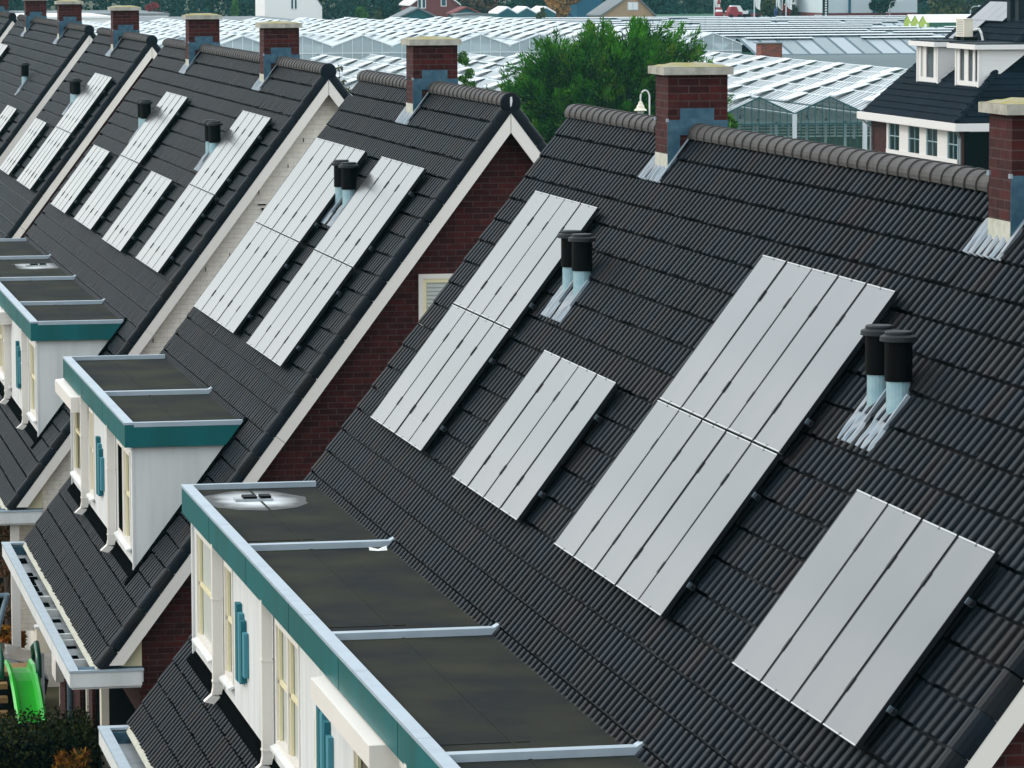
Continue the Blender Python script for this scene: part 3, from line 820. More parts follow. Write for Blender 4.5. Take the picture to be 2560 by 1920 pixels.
# the big cypress behind the row
def cypress():
    g = np.random.default_rng(11)
    cx, cy = 34.45, 200.0
    e = empty('cypress_tree', (cx, cy, GZ), 'big bright green cypress with ragged feathery sprays, in front of the glasshouses', 'tree')
    Ps = []; As = []; U = []; tips = []
    R = 5.8; zc = -6.0; S_ = []
    n = 800
    for i in range(n):
        a = g.uniform(0, 2 * np.pi); u = g.uniform(-.75, 1)
        d = np.array([math.sqrt(1 - u * u) * math.cos(a), math.sqrt(1 - u * u) * math.sin(a), u])
        rr = np.array([R, 4.6, 4.7 if u > 0 else 4.2]) * (g.uniform(.68, 1.0) if i % 4 else g.uniform(.95, 1.1))
        # flatter on the upper left, bumps on the outline
        bump = 1 + .10 * math.sin(3.1 * a + 1.2) * (1 - abs(u)) + .07 * math.sin(7 * a + 4 * u)
        tip = np.array([cx, cy, zc]) + d * rr * bump
        if u > 0: tip[2] += .16 * (tip[0] - cx) * u
        tips.append(tip)
        br = d * .75 + np.array([0, 0, .45 if u > -.2 else .1]) + g.normal(size=3) * .22; br /= np.linalg.norm(br)
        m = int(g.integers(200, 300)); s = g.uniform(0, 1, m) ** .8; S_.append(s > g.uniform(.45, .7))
        ln = g.uniform(1.1, 1.9)
        side = g.normal(size=(m, 3)) * (.06 + .30 * s[:, None])
        Ps.append(tip - br * (s * ln)[:, None] + side + np.array([0, 0, -.25]) * (s ** 2)[:, None])
        As.append(br + side * 1.2 + g.normal(size=(m, 3)) * .25)
        U.append(np.stack([np.full(m, i * 3 + .5) + g.integers(0, 2, m), np.full(m, .5)], -1))
    # inner dark mass
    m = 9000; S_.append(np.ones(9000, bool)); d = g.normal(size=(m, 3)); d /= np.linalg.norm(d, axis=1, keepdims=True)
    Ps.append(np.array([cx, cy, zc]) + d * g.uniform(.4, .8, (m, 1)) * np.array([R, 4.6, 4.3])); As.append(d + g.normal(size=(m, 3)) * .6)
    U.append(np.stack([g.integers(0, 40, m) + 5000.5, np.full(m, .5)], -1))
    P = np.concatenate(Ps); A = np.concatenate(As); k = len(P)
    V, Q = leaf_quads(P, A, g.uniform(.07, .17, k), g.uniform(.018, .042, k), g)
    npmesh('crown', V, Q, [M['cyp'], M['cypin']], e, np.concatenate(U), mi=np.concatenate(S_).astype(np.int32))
    mb = MB(); mb.tube([(cx, cy, GZ - .2), (cx, cy, -6), (cx + .2, cy, -2.5)], [.4, .28, .06], 10)
    for t in tips[::22]: mb.tube([(cx, cy, -8 + .3 * (t[2] + 6)), tuple((np.array([cx, cy, -6]) + t) / 2), tuple(t * .95 + np.array([cx, cy, zc]) * .05)], [.13, .08, .02], 6)
    mb.build('trunk', M['trunk'], e)
cypress()

# ------------------------------------------------------------------ glasshouses
def ghmat(name, ca, cb, bar, bw, pw, ph, rough=.18, trans=0):
    m = D.materials.new(name); m.use_nodes = True
    nt = m.node_tree; b = nt.nodes['Principled BSDF']; b.inputs['Roughness'].default_value = rough; b.inputs['IOR'].default_value = 1.6
    uv = nt.nodes.new('ShaderNodeUVMap'); dv = nt.nodes.new('ShaderNodeVectorMath'); dv.operation = 'DIVIDE'; dv.inputs[1].default_value = (pw, ph, 1)
    nt.links.new(uv.outputs[0], dv.inputs[0])
    fl = nt.nodes.new('ShaderNodeVectorMath'); fl.operation = 'FLOOR'; fr = nt.nodes.new('ShaderNodeVectorMath'); fr.operation = 'FRACTION'
    nt.links.new(dv.outputs[0], fl.inputs[0]); nt.links.new(dv.outputs[0], fr.inputs[0])
    wn = nt.nodes.new('ShaderNodeTexWhiteNoise'); wn.noise_dimensions = '2D'; nt.links.new(fl.outputs[0], wn.inputs['Vector'])
    cr = nt.nodes.new('ShaderNodeValToRGB'); e = cr.color_ramp.elements; e[0].color = (*ca, 1); e[1].color = (*cb, 1); e[0].position = .05; e[1].position = .35
    nt.links.new(wn.outputs['Value'], cr.inputs[0])
    sx = nt.nodes.new('ShaderNodeSeparateXYZ'); nt.links.new(fr.outputs[0], sx.inputs[0])
    def less(sock, v):
        q = nt.nodes.new('ShaderNodeMath'); q.operation = 'LESS_THAN'; q.inputs[1].default_value = v; nt.links.new(sock, q.inputs[0]); return q.outputs[0]
    mxm = nt.nodes.new('ShaderNodeMath'); mxm.operation = 'MAXIMUM'
    nt.links.new(less(sx.outputs[0], bw / pw), mxm.inputs[0]); nt.links.new(less(sx.outputs[1], bw / ph), mxm.inputs[1])
    mx = nt.nodes.new('ShaderNodeMix'); mx.data_type = 'RGBA'; mx.inputs[7].default_value = (*bar, 1)
    nt.links.new(mxm.outputs[0], mx.inputs[0]); nt.links.new(cr.outputs[0], mx.inputs[6]); nt.links.new(mx.outputs[2], b.inputs['Base Color'])
    sp = nt.nodes.new('ShaderNodeMath'); sp.operation = 'MULTIPLY_ADD'; sp.inputs[1].default_value = -.5; sp.inputs[2].default_value = .5
    nt.links.new(mxm.outputs[0], sp.inputs[0]); nt.links.new(sp.outputs[0], b.inputs['Specular IOR Level'])
    if trans:
        tr = nt.nodes.new('ShaderNodeBsdfTransparent'); ms = nt.nodes.new('ShaderNodeMixShader'); ms.inputs[0].default_value = 1 - trans
        nt.links.new(tr.outputs[0], ms.inputs[1]); nt.links.new(b.outputs[0], ms.inputs[2]); nt.links.new(ms.outputs[0], nt.nodes['Material Output'].inputs['Surface'])
    return m
M['gh1'] = ghmat('whitewashed_glass', (.24, .29, .31), (.50, .55, .57), (.09, .12, .13),   .20, .8, 9.0, rough=.35, trans=.2)
M['gh2'] = ghmat('clear_roof_glass', (.26, .32, .35), (.52, .57, .59), (.22, .27, .3), .16, 1.1, 9.0, rough=.35)
M['gh3'] = ghmat('grey_roof_glass', (.15, .20, .22), (.26, .31, .34), (.12, .16, .18), .3, 1.6, 3.4, rough=.4)
M['vent'] = mat('white_vent_glass', (.56, .61, .63), .4, .4)
M['ghbar'] = mat('white_glazing_bar', (.62, .68, .70), .5, .4)
M['ghteal'] = mat('dark_teal_bar', (.01, .08, .09), .5, .4)
M['crop'] = mat('green_crop', (.02, .075, .02), .8, .2, noise=(.8, .9, (.05, .10, .05)))
def clearglass(name, tint, fac):
    m = D.materials.new(name); m.use_nodes = True; nt = m.node_tree
    b = nt.nodes['Principled BSDF']; b.inputs['Base Color'].default_value = (*tint, 1); b.inputs['Roughness'].default_value = .06
    tr = nt.nodes.new('ShaderNodeBsdfTransparent'); tr.inputs[0].default_value = (.82, .92, .90, 1)
    mx = nt.nodes.new('ShaderNodeMixShader'); mx.inputs[0].default_value = fac
    nt.links.new(tr.outputs[0], mx.inputs[1]); nt.links.new(b.outputs[0], mx.inputs[2])
    nt.links.new(mx.outputs[0], nt.nodes['Material Output'].inputs['Surface'])
    return m
M['ghclear'] = clearglass('clear_gable_glass', (.10, .14, .15), .14)
M['ghmilk'] = clearglass('milky_gable_glass', (.42, .50, .53), .75)

def glasshouse(label, x0, n, span, ya, yb, zg, rise, roofm, gablem, barm, bars, vent_dy, vent_l, vent_w, vopen, posts=True, seed=1, inner=True, far_vents=False):
    """n ridges along Y, gables facing the camera at ya"""
    e = empty('glasshouse', (x0 + n * span / 2, ya, GZ), label, 'greenhouse')
    g = random.Random(seed)
    rf = MB()
    for i in range(n):
        xl, xm, xr = x0 + i * span, x0 + (i + .5) * span, x0 + (i + 1) * span
        sl = math.hypot(span / 2, rise); k = i * 37.0
        rf.quad((xl + .06, ya, zg), (xm, ya, zg + rise), (xm, yb, zg + rise), (xl + .06, yb, zg), 0, [(ya, k), (ya, k + sl), (yb, k + sl), (yb, k)])
        rf.quad((xm, ya, zg + rise), (xr - .06, ya, zg), (xr - .06, yb, zg), (xm, yb, zg + rise), 0, [(ya, k + 9), (ya, k + 9 + sl), (yb, k + 9 + sl), (yb, k + 9)])
    rf.build('roof_glass', M[roofm], e)
    fr = MB()
    for i in range(n + 1):
        x = x0 + i * span
        fr.box(x - .11, x + .11, ya - .02, yb, zg - .12, zg - .02)
        if i < n: fr.box(x + span / 2 - .05, x + span / 2 + .05, ya - .02, yb, zg + rise - .01, zg + rise + .05)
    fr.build('gutter_frame', M['ghbar'], e)
    gb = MB()
    gl = MB()
    for i in range(n):
        xl, xm, xr = x0 + i * span, x0 + (i + .5) * span, x0 + (i + 1) * span
        gl.add([(xl, ya + .02, GZ + .5), (xr, ya + .02, GZ + .5), (xr, ya + .02, zg), (xm, ya + .02, zg + rise - .03), (xl, ya + .02, zg)], [(0, 1, 2, 3, 4)])
        for k in range(1, bars):
            x = xl + span * k / bars; zt = zg + rise * (1 - abs(x - xm) / (span / 2)) - .02
            gb.box(x - .025, x + .025, ya - .02, ya + .015, GZ, zt)
        gb.box(xl, xr, ya - .03, ya + .01, zg - .62, zg - .54)
        for (xa, za, xb, zb) in ((xl, zg, xm, zg + rise), (xm, zg + rise, xr, zg)):
            gb.obox((xa, ya - .05, za - .05), (xb - xa, 0, zb - za), (0, .05, 0), (0, 0, .09))
    gl.build('gable_glass', M[gablem], e); gb.build('gable_bars', M[barm], e)
    # long side wall (left)
    sw = MB(); sw.quad((x0 - .02, yb, GZ), (x0 - .02, ya, GZ), (x0 - .02, ya, zg - .03), (x0 - .02, yb, zg - .03)); sw.build('side_glass', M[gablem], e)
    if posts:
        for i in range(n + 1):
            mb = MB(); mb.box(x0 + i * span - .13, x0 + i * span + .13, ya - .12, ya - .031, GZ, zg - .02); mb.build('post', M['vent'], e)
    if inner:
        cr = MB(); cr.box(x0, x0 + n * span, ya + 1, yb - 1, GZ + .02, GZ + .9); cr.build('crop_bed', M['crop'], e)
        ib = MB()
        yy = ya + 4
        while yy < min(yb, ya + 48):
            ib.box(x0 + .2, x0 + n * span - .2, yy - .06, yy + .06, zg - .75, zg - .60); ib.box(x0 + .2, x0 + n * span - .2, yy - .05, yy + .05, GZ + 1.6, GZ + 1.68)
            for i in range(1, n): ib.box(x0 + i * span - .07, x0 + i * span + .07, yy - .06, yy + .06, GZ + .9, zg - .121)
            yy += 4.2
        ib.build('inner_frame', M['ghbar'], e)
    # vents hinged at the ridges
    vs = []
    for i in range(n):
        xm = x0 + (i + .5) * span
        y = ya + 1.0 + (i % 2) * vent_dy * .45 + g.uniform(0, .6); side = -1
        while y < yb - 3:
            op = vopen + g.uniform(-.05, .05); vs.append((y, xm, side, op)); y += vent_dy
    vs.sort(key=lambda q: q[0])
    base = math.atan2(rise, span / 2)
    def vq(mb, y, xm, side, op):
        a = base - op; zr = zg + rise + .055
        mb.obox((xm + side * .03, y, zr), (side * vent_l * math.cos(a), 0, -vent_l * math.sin(a)), (0, vent_w, 0), (0, 0, .035))
    for q in vs[:100]:
        mb = MB(); vq(mb, *q); mb.build('roof_vent', M['vent'], e)
    if vs[100:]:
        mb = MB()
        for q in vs[100:]: vq(mb, *q)
        setp(mb.build('roof_vents', M['vent'], e), kind='stuff')
    return e
glasshouse('near glasshouse with clear dark barred gables, white posts and open vents', 51.10 - 4.16 * 17, 23, 4.16, 225, 337, -7.08, .95, 'gh1', 'ghclear', 'ghteal', 10, 7.6, 1.3, 2.0, .17, seed=2)
glasshouse('taller glasshouse behind the near one, pale milky gables under steep white roofs', 42.32 - 5.09 * 5, 12, 5.09, 341, 448, -5.52, .93, 'gh2', 'ghmilk', 'ghbar', 6, 5.6, 1.6, 2.2, .17, posts=False, seed=3, inner=False)
def glasshouse_x(label, xa, xb, ya, n, span, zg, rise):
    e = empty('glasshouse', ((xa + xb) / 2, ya, GZ), label, 'greenhouse')
    rf = MB(); rv = MB(); g = random.Random(4)
    for i in range(n):
        y0 = ya + i * span; ym = y0 + span / 2; y1 = y0 + span; k = i * 11.
        rf.quad((xa, y0, zg), (xb, y0, zg), (xb, ym, zg + rise), (xa, ym, zg + rise), 0, [(xa, k), (xb, k), (xb, k + 3.4), (xa, k + 3.4)])
        rf.quad((xa, ym, zg + rise), (xb, ym, zg + rise), (xb, y1, zg), (xa, y1, zg), 0, [(xa, k + 5), (xb, k + 5), (xb, k + 8.4), (xa, k + 8.4)])
    rf.build('roof_glass', M['gh3'], e)
    n_ = 0
    for i in range(n):
        ym = ya + (i + .5) * span; x = xa + g.uniform(0, 3)
        while x < xb - 8:
            w = g.choice([6, 12, 20, 30]); w = min(w, xb - x)
            rv.obox((x, ym + .1, zg + rise + .06), (w, 0, 0), (0, -.9, -.06), (0, 0, .03)); x += w + g.uniform(.3, 6)
    setp(rv.build('roof_vents', M['vent'], e), kind='stuff')
    wl = MB(); wl.quad((xa, ya - .01, GZ), (xb, ya - .01, GZ), (xb, ya - .01, zg), (xa, ya - .01, zg))
    wl.add([(xa - .01, ya, GZ), (xa - .01, ya, zg), (xa - .01, ya + n * span, zg), (xa - .01, ya + n * span, GZ)], [(0, 1, 2, 3)])
    wl.build('side_glass', M['ghmilk'], e)
glasshouse_x('wide low glasshouse with ridges across the view, striped grey and white', 78.4, 165, 338, 11, 12.8, -6.5, 1.35)

# ------------------------------------------------------------------ background buildings
M['whitewall'] = mat('white_render', (.74, .74, .73), .7, .3)
M['redwall'] = mat('dull_red_brick', (.17, .045, .045), .8, .2, noise=(1.5, .7, (.12, .04, .04)))
M['tanwall'] = mat('tan_brick', (.38, .26, .16), .8, .2, noise=(2, .6, (.3, .21, .13)))
M['slate'] = mat('blue_slate', (.008, .015, .022), .7, .15)
M['greyroof'] = mat('grey_roof', (.15, .17, .18), .7, .3)
M['tealwall'] = mat('dark_teal_wall', (.012, .075, .09), .7, .3)
M['bluewall'] = mat('blue_panel', (.015, .09, .16), .6, .3)
M['hallwall'] = mat('pale_hall_panel', (.55, .62, .66), .6, .3)
M['lime'] = mat('lime_panel', (.26, .36, .06), .7, .3)
M['deepgreen'] = mat('green_mesh_wall', (.03, .10, .06), .7, .3)
M['redpaint'] = mat('red_paint', (.26, .02, .03), .6, .3)
M['navy'] = mat('navy_paint', (.01, .03, .12), .5, .4)

def house(name, label, x0, x1, y0, dep, ze, zr, wall, roof, wins=(), xr=None, oh=.25, zel=None, cat='house'):
    e = empty(name, ((x0 + x1) / 2, y0, GZ), label, cat)
    xm = (x0 + x1) / 2 if xr is None else xr; zl = ze if zel is None else zel
    mb = MB(); mb.prism([(x0, y0, GZ), (x1, y0, GZ), (x1, y0, ze), (xm, y0, zr), (x0, y0, zl)], (0, dep, 0)); mb.build('wall', M[wall], e)
    rf = MB()
    for xa, za in ((x0, zl), (x1, ze)):
        k = (zr - za) / (xm - xa); xo = xa - math.copysign(oh, xm - xa)
        zo = zr - k * (xm - xo)
        rf.prism([(xm, y0 - oh, zr + .01), (xo, y0 - oh, zo + .01), (xo, y0 - oh, zo + .20), (xm, y0 - oh, zr + .22)], (0, dep + 2 * oh, 0))
    rf.build('roof', M[roof], e)
    for (xa, xb, za, zb, fm, pm) in wins:
        w = MB(); w.box(xa, xb, y0 - .06, y0 + .02, za, zb); o = w.build('window', M[fm], e)
        p = MB(); n = 2 if xb - xa > .8 else 1
        for i in range(n):
            q = (xb - xa) / n; p.box(xa + q * i + .1, xa + q * (i + 1) - .1, y0 - .08, y0 - .061, za + .1, zb - .1)
        p = p.build('pane', M[pm], None); attach(p, o)
    return e
M['tealglass'] = mat('teal_dark_glass', (.012, .06, .08), .2, .5)
house('white_house', 'white rendered house with one tall dark window, beyond the glasshouses on the left', 61.08, 68.5, 520, 9, -4.25, 1.8, 'whitewall', 'greyroof', [(64.4, 65.3, -4.55, -1.5, 'whitewall', 'tealglass')], xr=64.4, oh=.05, zel=-1.0)
house('red_brick_house', 'red brick house with white framed windows and white bargeboards, beyond the glasshouses', 80.23, 86.33, 520, 8, -3.95, -1.7, 'redwall', 'whitewall', [(80.95, 82.05, -4.5, -3.1, 'whitewall', 'tealglass'), (84.0, 84.75, -4.25, -3.2, 'whitewall', 'tealglass')], oh=.3)
house('garden_shed', 'dark roofed low shed in front of the red brick house', 83.0, 86.2, 505, 4, -5.0, -4.3, 'tealwall', 'redwall', cat='shed')
house('low_outbuilding', 'long pale grey flat outbuilding right of the red brick house', 82.5, 86.6, 500, 3, -5.15, -5.05, 'hallwall', 'greyroof', cat='outbuilding')
house('timber_barn', 'dark teal gabled barn with a grey roof among the glasshouses', 70.12, 74.4, 470, 5, -4.95, -3.95, 'tealwall', 'greyroof', cat='barn')
house('tan_brick_house', 'tan brick house with one white shuttered window and a grey sloping roof', 101.0, 107.6, 500, 8, -5.2, -2.6, 'tanwall', 'greyroof', [(104.2, 105.55, -4.6, -3.6, 'hallwall', 'whitewall')], xr=104.9, oh=.3)
house('blue_shed', 'teal blue clad shed behind the autumn tree', 106.3, 111.2, 540, 6, -4.0, -2.6, 'bluewall', 'slate', cat='shed')
# three small dark gabled glasshouses with white roofs
for i, (xp, lab) in enumerate(((83.75, 'leftmost of the three little white roofed sheds with dark gables'), (86.1, 'middle one of the three little white roofed sheds with dark gables'), (88.45, 'rightmost of the three little white roofed sheds with dark gables'))):
    house('small_glasshouse', lab, xp, xp + 2.33, 480, 6, -4.72, -4.06, 'tealwall', 'whitewall', oh=.02, cat='shed')
# pale warehouses on the far left
def shedbox(name, label, x0, x1, y0, y1, z, wall, roof, cat='warehouse'):
    e = empty(name, ((x0 + x1) / 2, y0, GZ), label, cat)
    mb = MB(); mb.box(x0, x1, y0, y1, GZ, z - .25); mb.build('wall', M[wall], e)
    r = MB(); r.box(x0 - .15, x1 + .15, y0 - .15, y1 + .15, z - .249, z); r.build('roof', M[roof], e)
    return e
shedbox('warehouse', 'long low white warehouse at the far upper left, nearest of the pale ones', 38.0, 58.0, 455, 500, -5.1, 'whitewall', 'greyroof')
shedbox('warehouse', 'flat grey roofed warehouse at the far upper left, behind the chimneys', 30.0, 47.0, 505, 540, -4.75, 'whitewall', 'greyroof')
shedbox('warehouse', 'white warehouse strip at the upper left corner beyond the last houses', 22.0, 36.5, 470, 500, -4.6, 'whitewall', 'whitewall')
# business hall
e = empty('business_hall', (135, 500, GZ), 'pale panelled hall with blue columns and a red brick plinth at the upper right', 'hall')
mb = MB(); mb.box(129.75, 142, 500, 520, -5.1, 0); mb.build('wall', M['hallwall'], e)
mb = MB(); mb.box(129.72, 142, 499.9, 520, GZ, -5.1); mb.build('brick_plinth', M['redwall'], e)
for x in (129.7, 132.9, 136.1): mb = MB(); mb.box(x, x + .28, 499.8, 499.99, -5.1, 0); mb.build('column', M['bluewall'], e)
# sign pylon with upright lettering
e = empty('sign_pylon', (129.2, 497, GZ), 'tall dark sign pylon with small white upright lettering beside the hall', 'sign')
mb = MB(); mb.box(128.75, 129.45, 497, 497.3, GZ, 0); mb.build('panel', M['slate'], e)
mb = MB()
for i in range(9): mb.box(129.0, 129.25, 496.96, 497.0, -5.75 + i * .32, -5.55 + i * .32)
mb.build('lettering', M['whitewall'], e)
# flag poles
for x, fl, lab in ((115.4, 'redpaint', 'grey flagpole with a red and white hanging flag, left of the others'), (120.6, 'whitewall', 'grey flagpole with a limp white flag'),
               (123.5, 'whitewall', 'white flagpole with a red edged white flag, left of the close trio'), (124.1, None, 'slim bare green pole between two white flagpoles'), (124.75, 'redpaint', 'white flagpole right of the close trio, with a pale red flag')):
    e = empty('flagpole', (x, 500, GZ), lab, 'flagpole', 'flagpoles by the road')
    mb = MB(); mb.tube([(x, 500, GZ), (x, 500, -1.0)], .07, 8); mb.build('pole', M['ghbar'] if fl else M['tealwall'], e)
    if fl:
        mb = MB(); g = random.Random(int(x * 7)); v = []
        for j in range(9):
            z = -1.6 - j * .33
            for i in range(5): v.append((x + .09 + i * .17 + .05 * math.sin(j * 1.1 + i), 500 + .12 * math.sin(i * 2.0 + j * .5), z - i * .12 + g.uniform(-.03, .03)))
        mb.add(v, [(j * 5 + i, j * 5 + i + 1, j * 5 + i + 6, j * 5 + i + 5) for j in range(8) for i in range(4)])
        for k in range(len(mb.m)): mb.m[k] = 1 if (k // 4) in (2, 3) and k % 4 > 1 else 0
        mb.build('flag', [M['whitewall'], M['redpaint']], e)
# red and white roadside things
e = empty('striped_tower', (116.0, 500, GZ), 'red and white striped tapering advertising tower by the road', 'advertising tower')
mb = MB(); mb.lathe((116.0, 500, 0), [(.55, GZ), (.55, -5.2)], 14, 0); mb.lathe((116.0, 500, 0), [(.6, -5.2), (.48, -4.85)], 14, 0)
mb.lathe((116.0, 500, 0), [(.48, -4.85), (.42, -4.6)], 14, 1); mb.lathe((116.0, 500, 0), [(.42, -4.6), (.3, -4.3)], 14, 0); mb.lathe((116.0, 500, 0), [(.16, -4.3), (.16, -3.9)], 10, 1); mb.lathe((116.0, 500, 0), [(.22, -3.9), (.10, -3.3)], 10, 0)
mb.build('tower_body', [M['redpaint'], M['whitewall']], e)
def vehicle(name, label, x, y, z0, L, H, bodym, cabm, cat):
    e = empty(name, (x, y, GZ), label, cat)
    mb = MB(); mb.prism([(x, y, z0 + .3), (x + L, y, z0 + .3), (x + L, y, z0 + H * .55), (x + L * .78, y, z0 + H * .62), (x, y, z0 + H * .6)], (0, 1.7, 0)); mb.build('body', M[bodym], e)
    mb = MB(); mb.prism([(x + L * .1, y + .1, z0 + H * .6), (x + L * .75, y + .1, z0 + H * .62), (x + L * .6, y + .1, z0 + H), (x + L * .2, y + .1, z0 + H)], (0, 1.5, 0)); mb.build('cabin', M[cabm], e)
    for k in (.2, .8):
        for yy in (y - .02, y + 1.5):
            w = MB(); v = [(x + L * k + .33 * math.cos(a * .5236), yy, z0 + .33 + .33 * math.sin(a * .5236)) for a in range(12)]
            w.prism(v, (0, .22, 0)); w.build('wheel', M['black'], e)
    return e
# a raised yard carries the far roadside vehicles
yd = MB(); yd.box(112, 132, 494, 560, GZ, -5.85); setp(yd.build('road_embankment', M['deepgreen']), kind='structure')
vehicle('red_tractor', 'small red tractor parked by the roadside display', 117.2, 500, -5.84, 1.9, 1.6, 'redpaint', 'redpaint', 'tractor')
vehicle('white_van', 'white van parked behind the red tractor', 118.0, 503, -5.84, 2.6, 1.7, 'whitewall', 'whitewall', 'van')
vehicle('red_car', 'little red car parked right of the tractor, beside a flagpole', 120.3, 503, -5.84, 2.0, 1.1, 'redpaint', 'tealglass', 'car')
vehicle('white_car', 'white car parked at the foot of the red hedge near the sign pylon', 125.9, 496, -6.9, 2.6, 1.3, 'whitewall', 'tealglass', 'car')
e = empty('utility_cabinet', (127.9, 496, GZ), 'pale grey box cabinet left of the sign pylon', 'cabinet')
mb = MB(); mb.box(127.6, 128.3, 496, 496.8, GZ, -5.35); mb.build('casing', M['hallwall'], e); mb = MB(); mb.box(127.55, 128.35, 495.95, 496.85, -5.35, -5.28); mb.build('lid', M['ghbar'], e)
e = empty('person', (122.2, 495.5, -5.85), 'tiny figure in blue standing by the roadside display', 'person')
mb = MB(); mb.lathe((122.2, 495.5, 0), [(.16, -5.85), (.2, -5.3), (.25, -4.75), (.2, -4.5), (.07, -4.42), (.11, -4.34), (.12, -4.22), (.05, -4.12)], 12); mb.build('body', M['navy'], e, smooth=True)
# street lamps
for x, y, zt, lab in ((135.4, 490, -3.55, 'curved grey street lamp in front of the brick plinth of the hall'), (126.8, 430, -3.5, 'curved grey street lamp behind the lime gabled shed')):
    e = empty('street_lamp', (x, y, GZ), lab, 'street lamp', 'street lamps by the road')
    mb = MB(); mb.tube([(x, y, GZ), (x, y, zt - .5), (x + .12, y, zt - .15), (x + .45, y, zt), (x + 1.0, y, zt + .02)], [.09, .07, .06, .05, .05], 8); mb.build('pole', M['grey'], e)
    mb = MB(); mb.obox((x + .9, y - .15, zt - .05), (.95, 0, .06), (0, .3, 0), (0, 0, .14)); mb.build('lamp_head', M['ghbar'], e)
# lime shed with three gables
e = empty('lime_shed', (113, 404, GZ), 'lime green shed with three little gables under long white roofs', 'shed')
for i in range(3):
    y0 = 400 + i * 2.75; y1 = y0 + 2.75; ym = (y0 + y1) / 2
    mb = MB(); mb.prism([(112.66, y0, GZ), (112.66, y1, GZ), (112.66, y1, -4.78), (112.66, ym, -4.05), (112.66, y0, -4.78)], (.2, 0, 0)); mb.build('gable_wall', M['lime'], e)
    r = MB()
    r.quad((112.6, y0, -4.76), (130, y0, -4.76), (130, ym, -4.03), (112.6, ym, -4.03)); r.quad((112.6, ym, -4.03), (130, ym, -4.03), (130, y1, -4.76), (112.6, y1, -4.76)); r.build('roof', M['whitewall'], e)
    mb = MB(); mb.box(112.6, 112.659, y0 + .1, y0 + .8, -6.2, -4.95); mb.build('door', M['ghbar'], e)
mb = MB(); mb.box(112.87, 130, 400, 408.2, GZ, -4.79); mb.build('side_wall', M['deepgreen'], e)

# detached house on the right with two dormers
M['slatetile'] = cellmat('blue_roof_tile', (.0016, .0048, .0105), (.0045, .0095, .0175), rough=.7, spec=.06)
M['siding'] = mat('white_siding', (.72, .70, .68), .5, .4)
B = rad(40); cb, sb = math.cos(B), math.sin(B)
e = empty('detached_house', (40, 146, GZ), 'detached blue black roofed house on the right with two white dormers', 'house')
EX, EZ = 34.1, -4.2
def BP(u, y, h=0): return Vector((EX + u * cb - h * sb, y, EZ + u * sb + h * cb))
mb = MB(); mb.box(34.42, 46, 140.45, 152.3, GZ, -4.3); mb.build('wall', M['brick'], e)
rf = MB(); gA = 140.2
nc = 26; gu = .34
Us = []
for k in range(nc):
    u0, u1 = k * gu, (k + 1) * gu
    yn = lambda u: gA + u * cb
    nx = 44
    for j in range(nx):
        a0 = yn(u1) + (152.6 - yn(u1)) * j / nx; a1 = yn(u1) + (152.6 - yn(u1)) * (j + 1) / nx
        am = a0 + (a1 - a0) * .5
        rf.quad(BP(u0, a0, .035), BP(u1 + .02, a0, .0), BP(u1 + .02, am, .03), BP(u0, am, .065), 0, (j + .5, k + .5))
        rf.quad(BP(u0, am, .065), BP(u1 + .02, am, .03), BP(u1 + .02, a1, .0), BP(u0, a1, .035), 0, (j + .5, k + .5))
    rf.quad(BP(u0, 152.6, .0), BP(u0, yn(u1), .0), BP(u0, yn(u1), .05), BP(u0, 152.6, .05), 0, (k + .5, .5))
rf.build('roof_tiles', M['slatetile'], e)
# near (camera side) hip face
hf = MB()
for k in range(nc):
    u0, u1 = k * gu, (k + 1) * gu
    p = lambda u, x, h: Vector((x, gA + u * cb - h * sb, EZ + u * sb + h * cb))
    xl0, xr0 = EX + u0 * cb, 48.
    hf.quad(p(u0, xl0, .05), p(u0, xr0, .05), p(u1 + .02, xr0, .015), p(u1 + .02, xl0 + gu * cb, .015), 0, (k + .5, 77.5))
    hf.quad(p(u0, xl0, .0), p(u0, xr0, .0), p(u0, xr0, .05), p(u0, xl0, .05), 0, (k + .5, 77.5))
hf.build('roof_tiles', M['slatetile'], e)
hp = MB()
for k in range(24):
    u0 = k * .42; u1 = u0 + .43
    a = Vector((EX + u0 * cb, gA + u0 * cb, EZ + u0 * sb + .05)); b_ = Vector((EX + u1 * cb, gA + u1 * cb, EZ + u1 * sb + .03))
    hp.tube([a, b_], [.13, .11], 10)
hp.build('hip_tiles', M['slatetile'], e)
dk = MB(); dk.prism([(EX, gA, EZ - .06), (EX + 10, gA + 10, EZ - .06 + 10 * sb / cb), (EX + 10, 152.55, EZ - .06 + 10 * sb / cb), (EX, 152.55, EZ - .06)], (0, 0, -.12)); dk.build('roof_deck', M['dark'], e)
ev = MB(); ev.box(33.95, 34.15, 139.98, 152.7, -4.47, -4.2); ev.box(34.151, 47, 139.98, 140.2, -4.47, -4.2); ev.box(33.97, 34.5, 140.2, 152.6, -4.49, -4.471); ev.box(34.5, 47, 140.0, 140.5, -4.49, -4.471)
ev.build('eaves_fascia', M['siding'], e)
cl = MB()
ys = [140.95, 142.2, 143.4, 144.82, 145.65, 147.1, 148.25, 149.68, 149.95]
for i in range(0, len(ys) - 1):
    if i % 2: cl.box(34.34, 34.419, ys[i], ys[i + 1], -5.62, -4.49)
cl.box(34.32, 34.3395, 140.9, 149.95, -5.68, -5.53)
for z in (-5.35, -5.15, -4.95, -4.75):
    for i in range(1, len(ys) - 1, 2): cl.box(34.335, 34.3395, ys[i], ys[i + 1], z, z + .018)
cl.build('cladding', M['siding'], e)
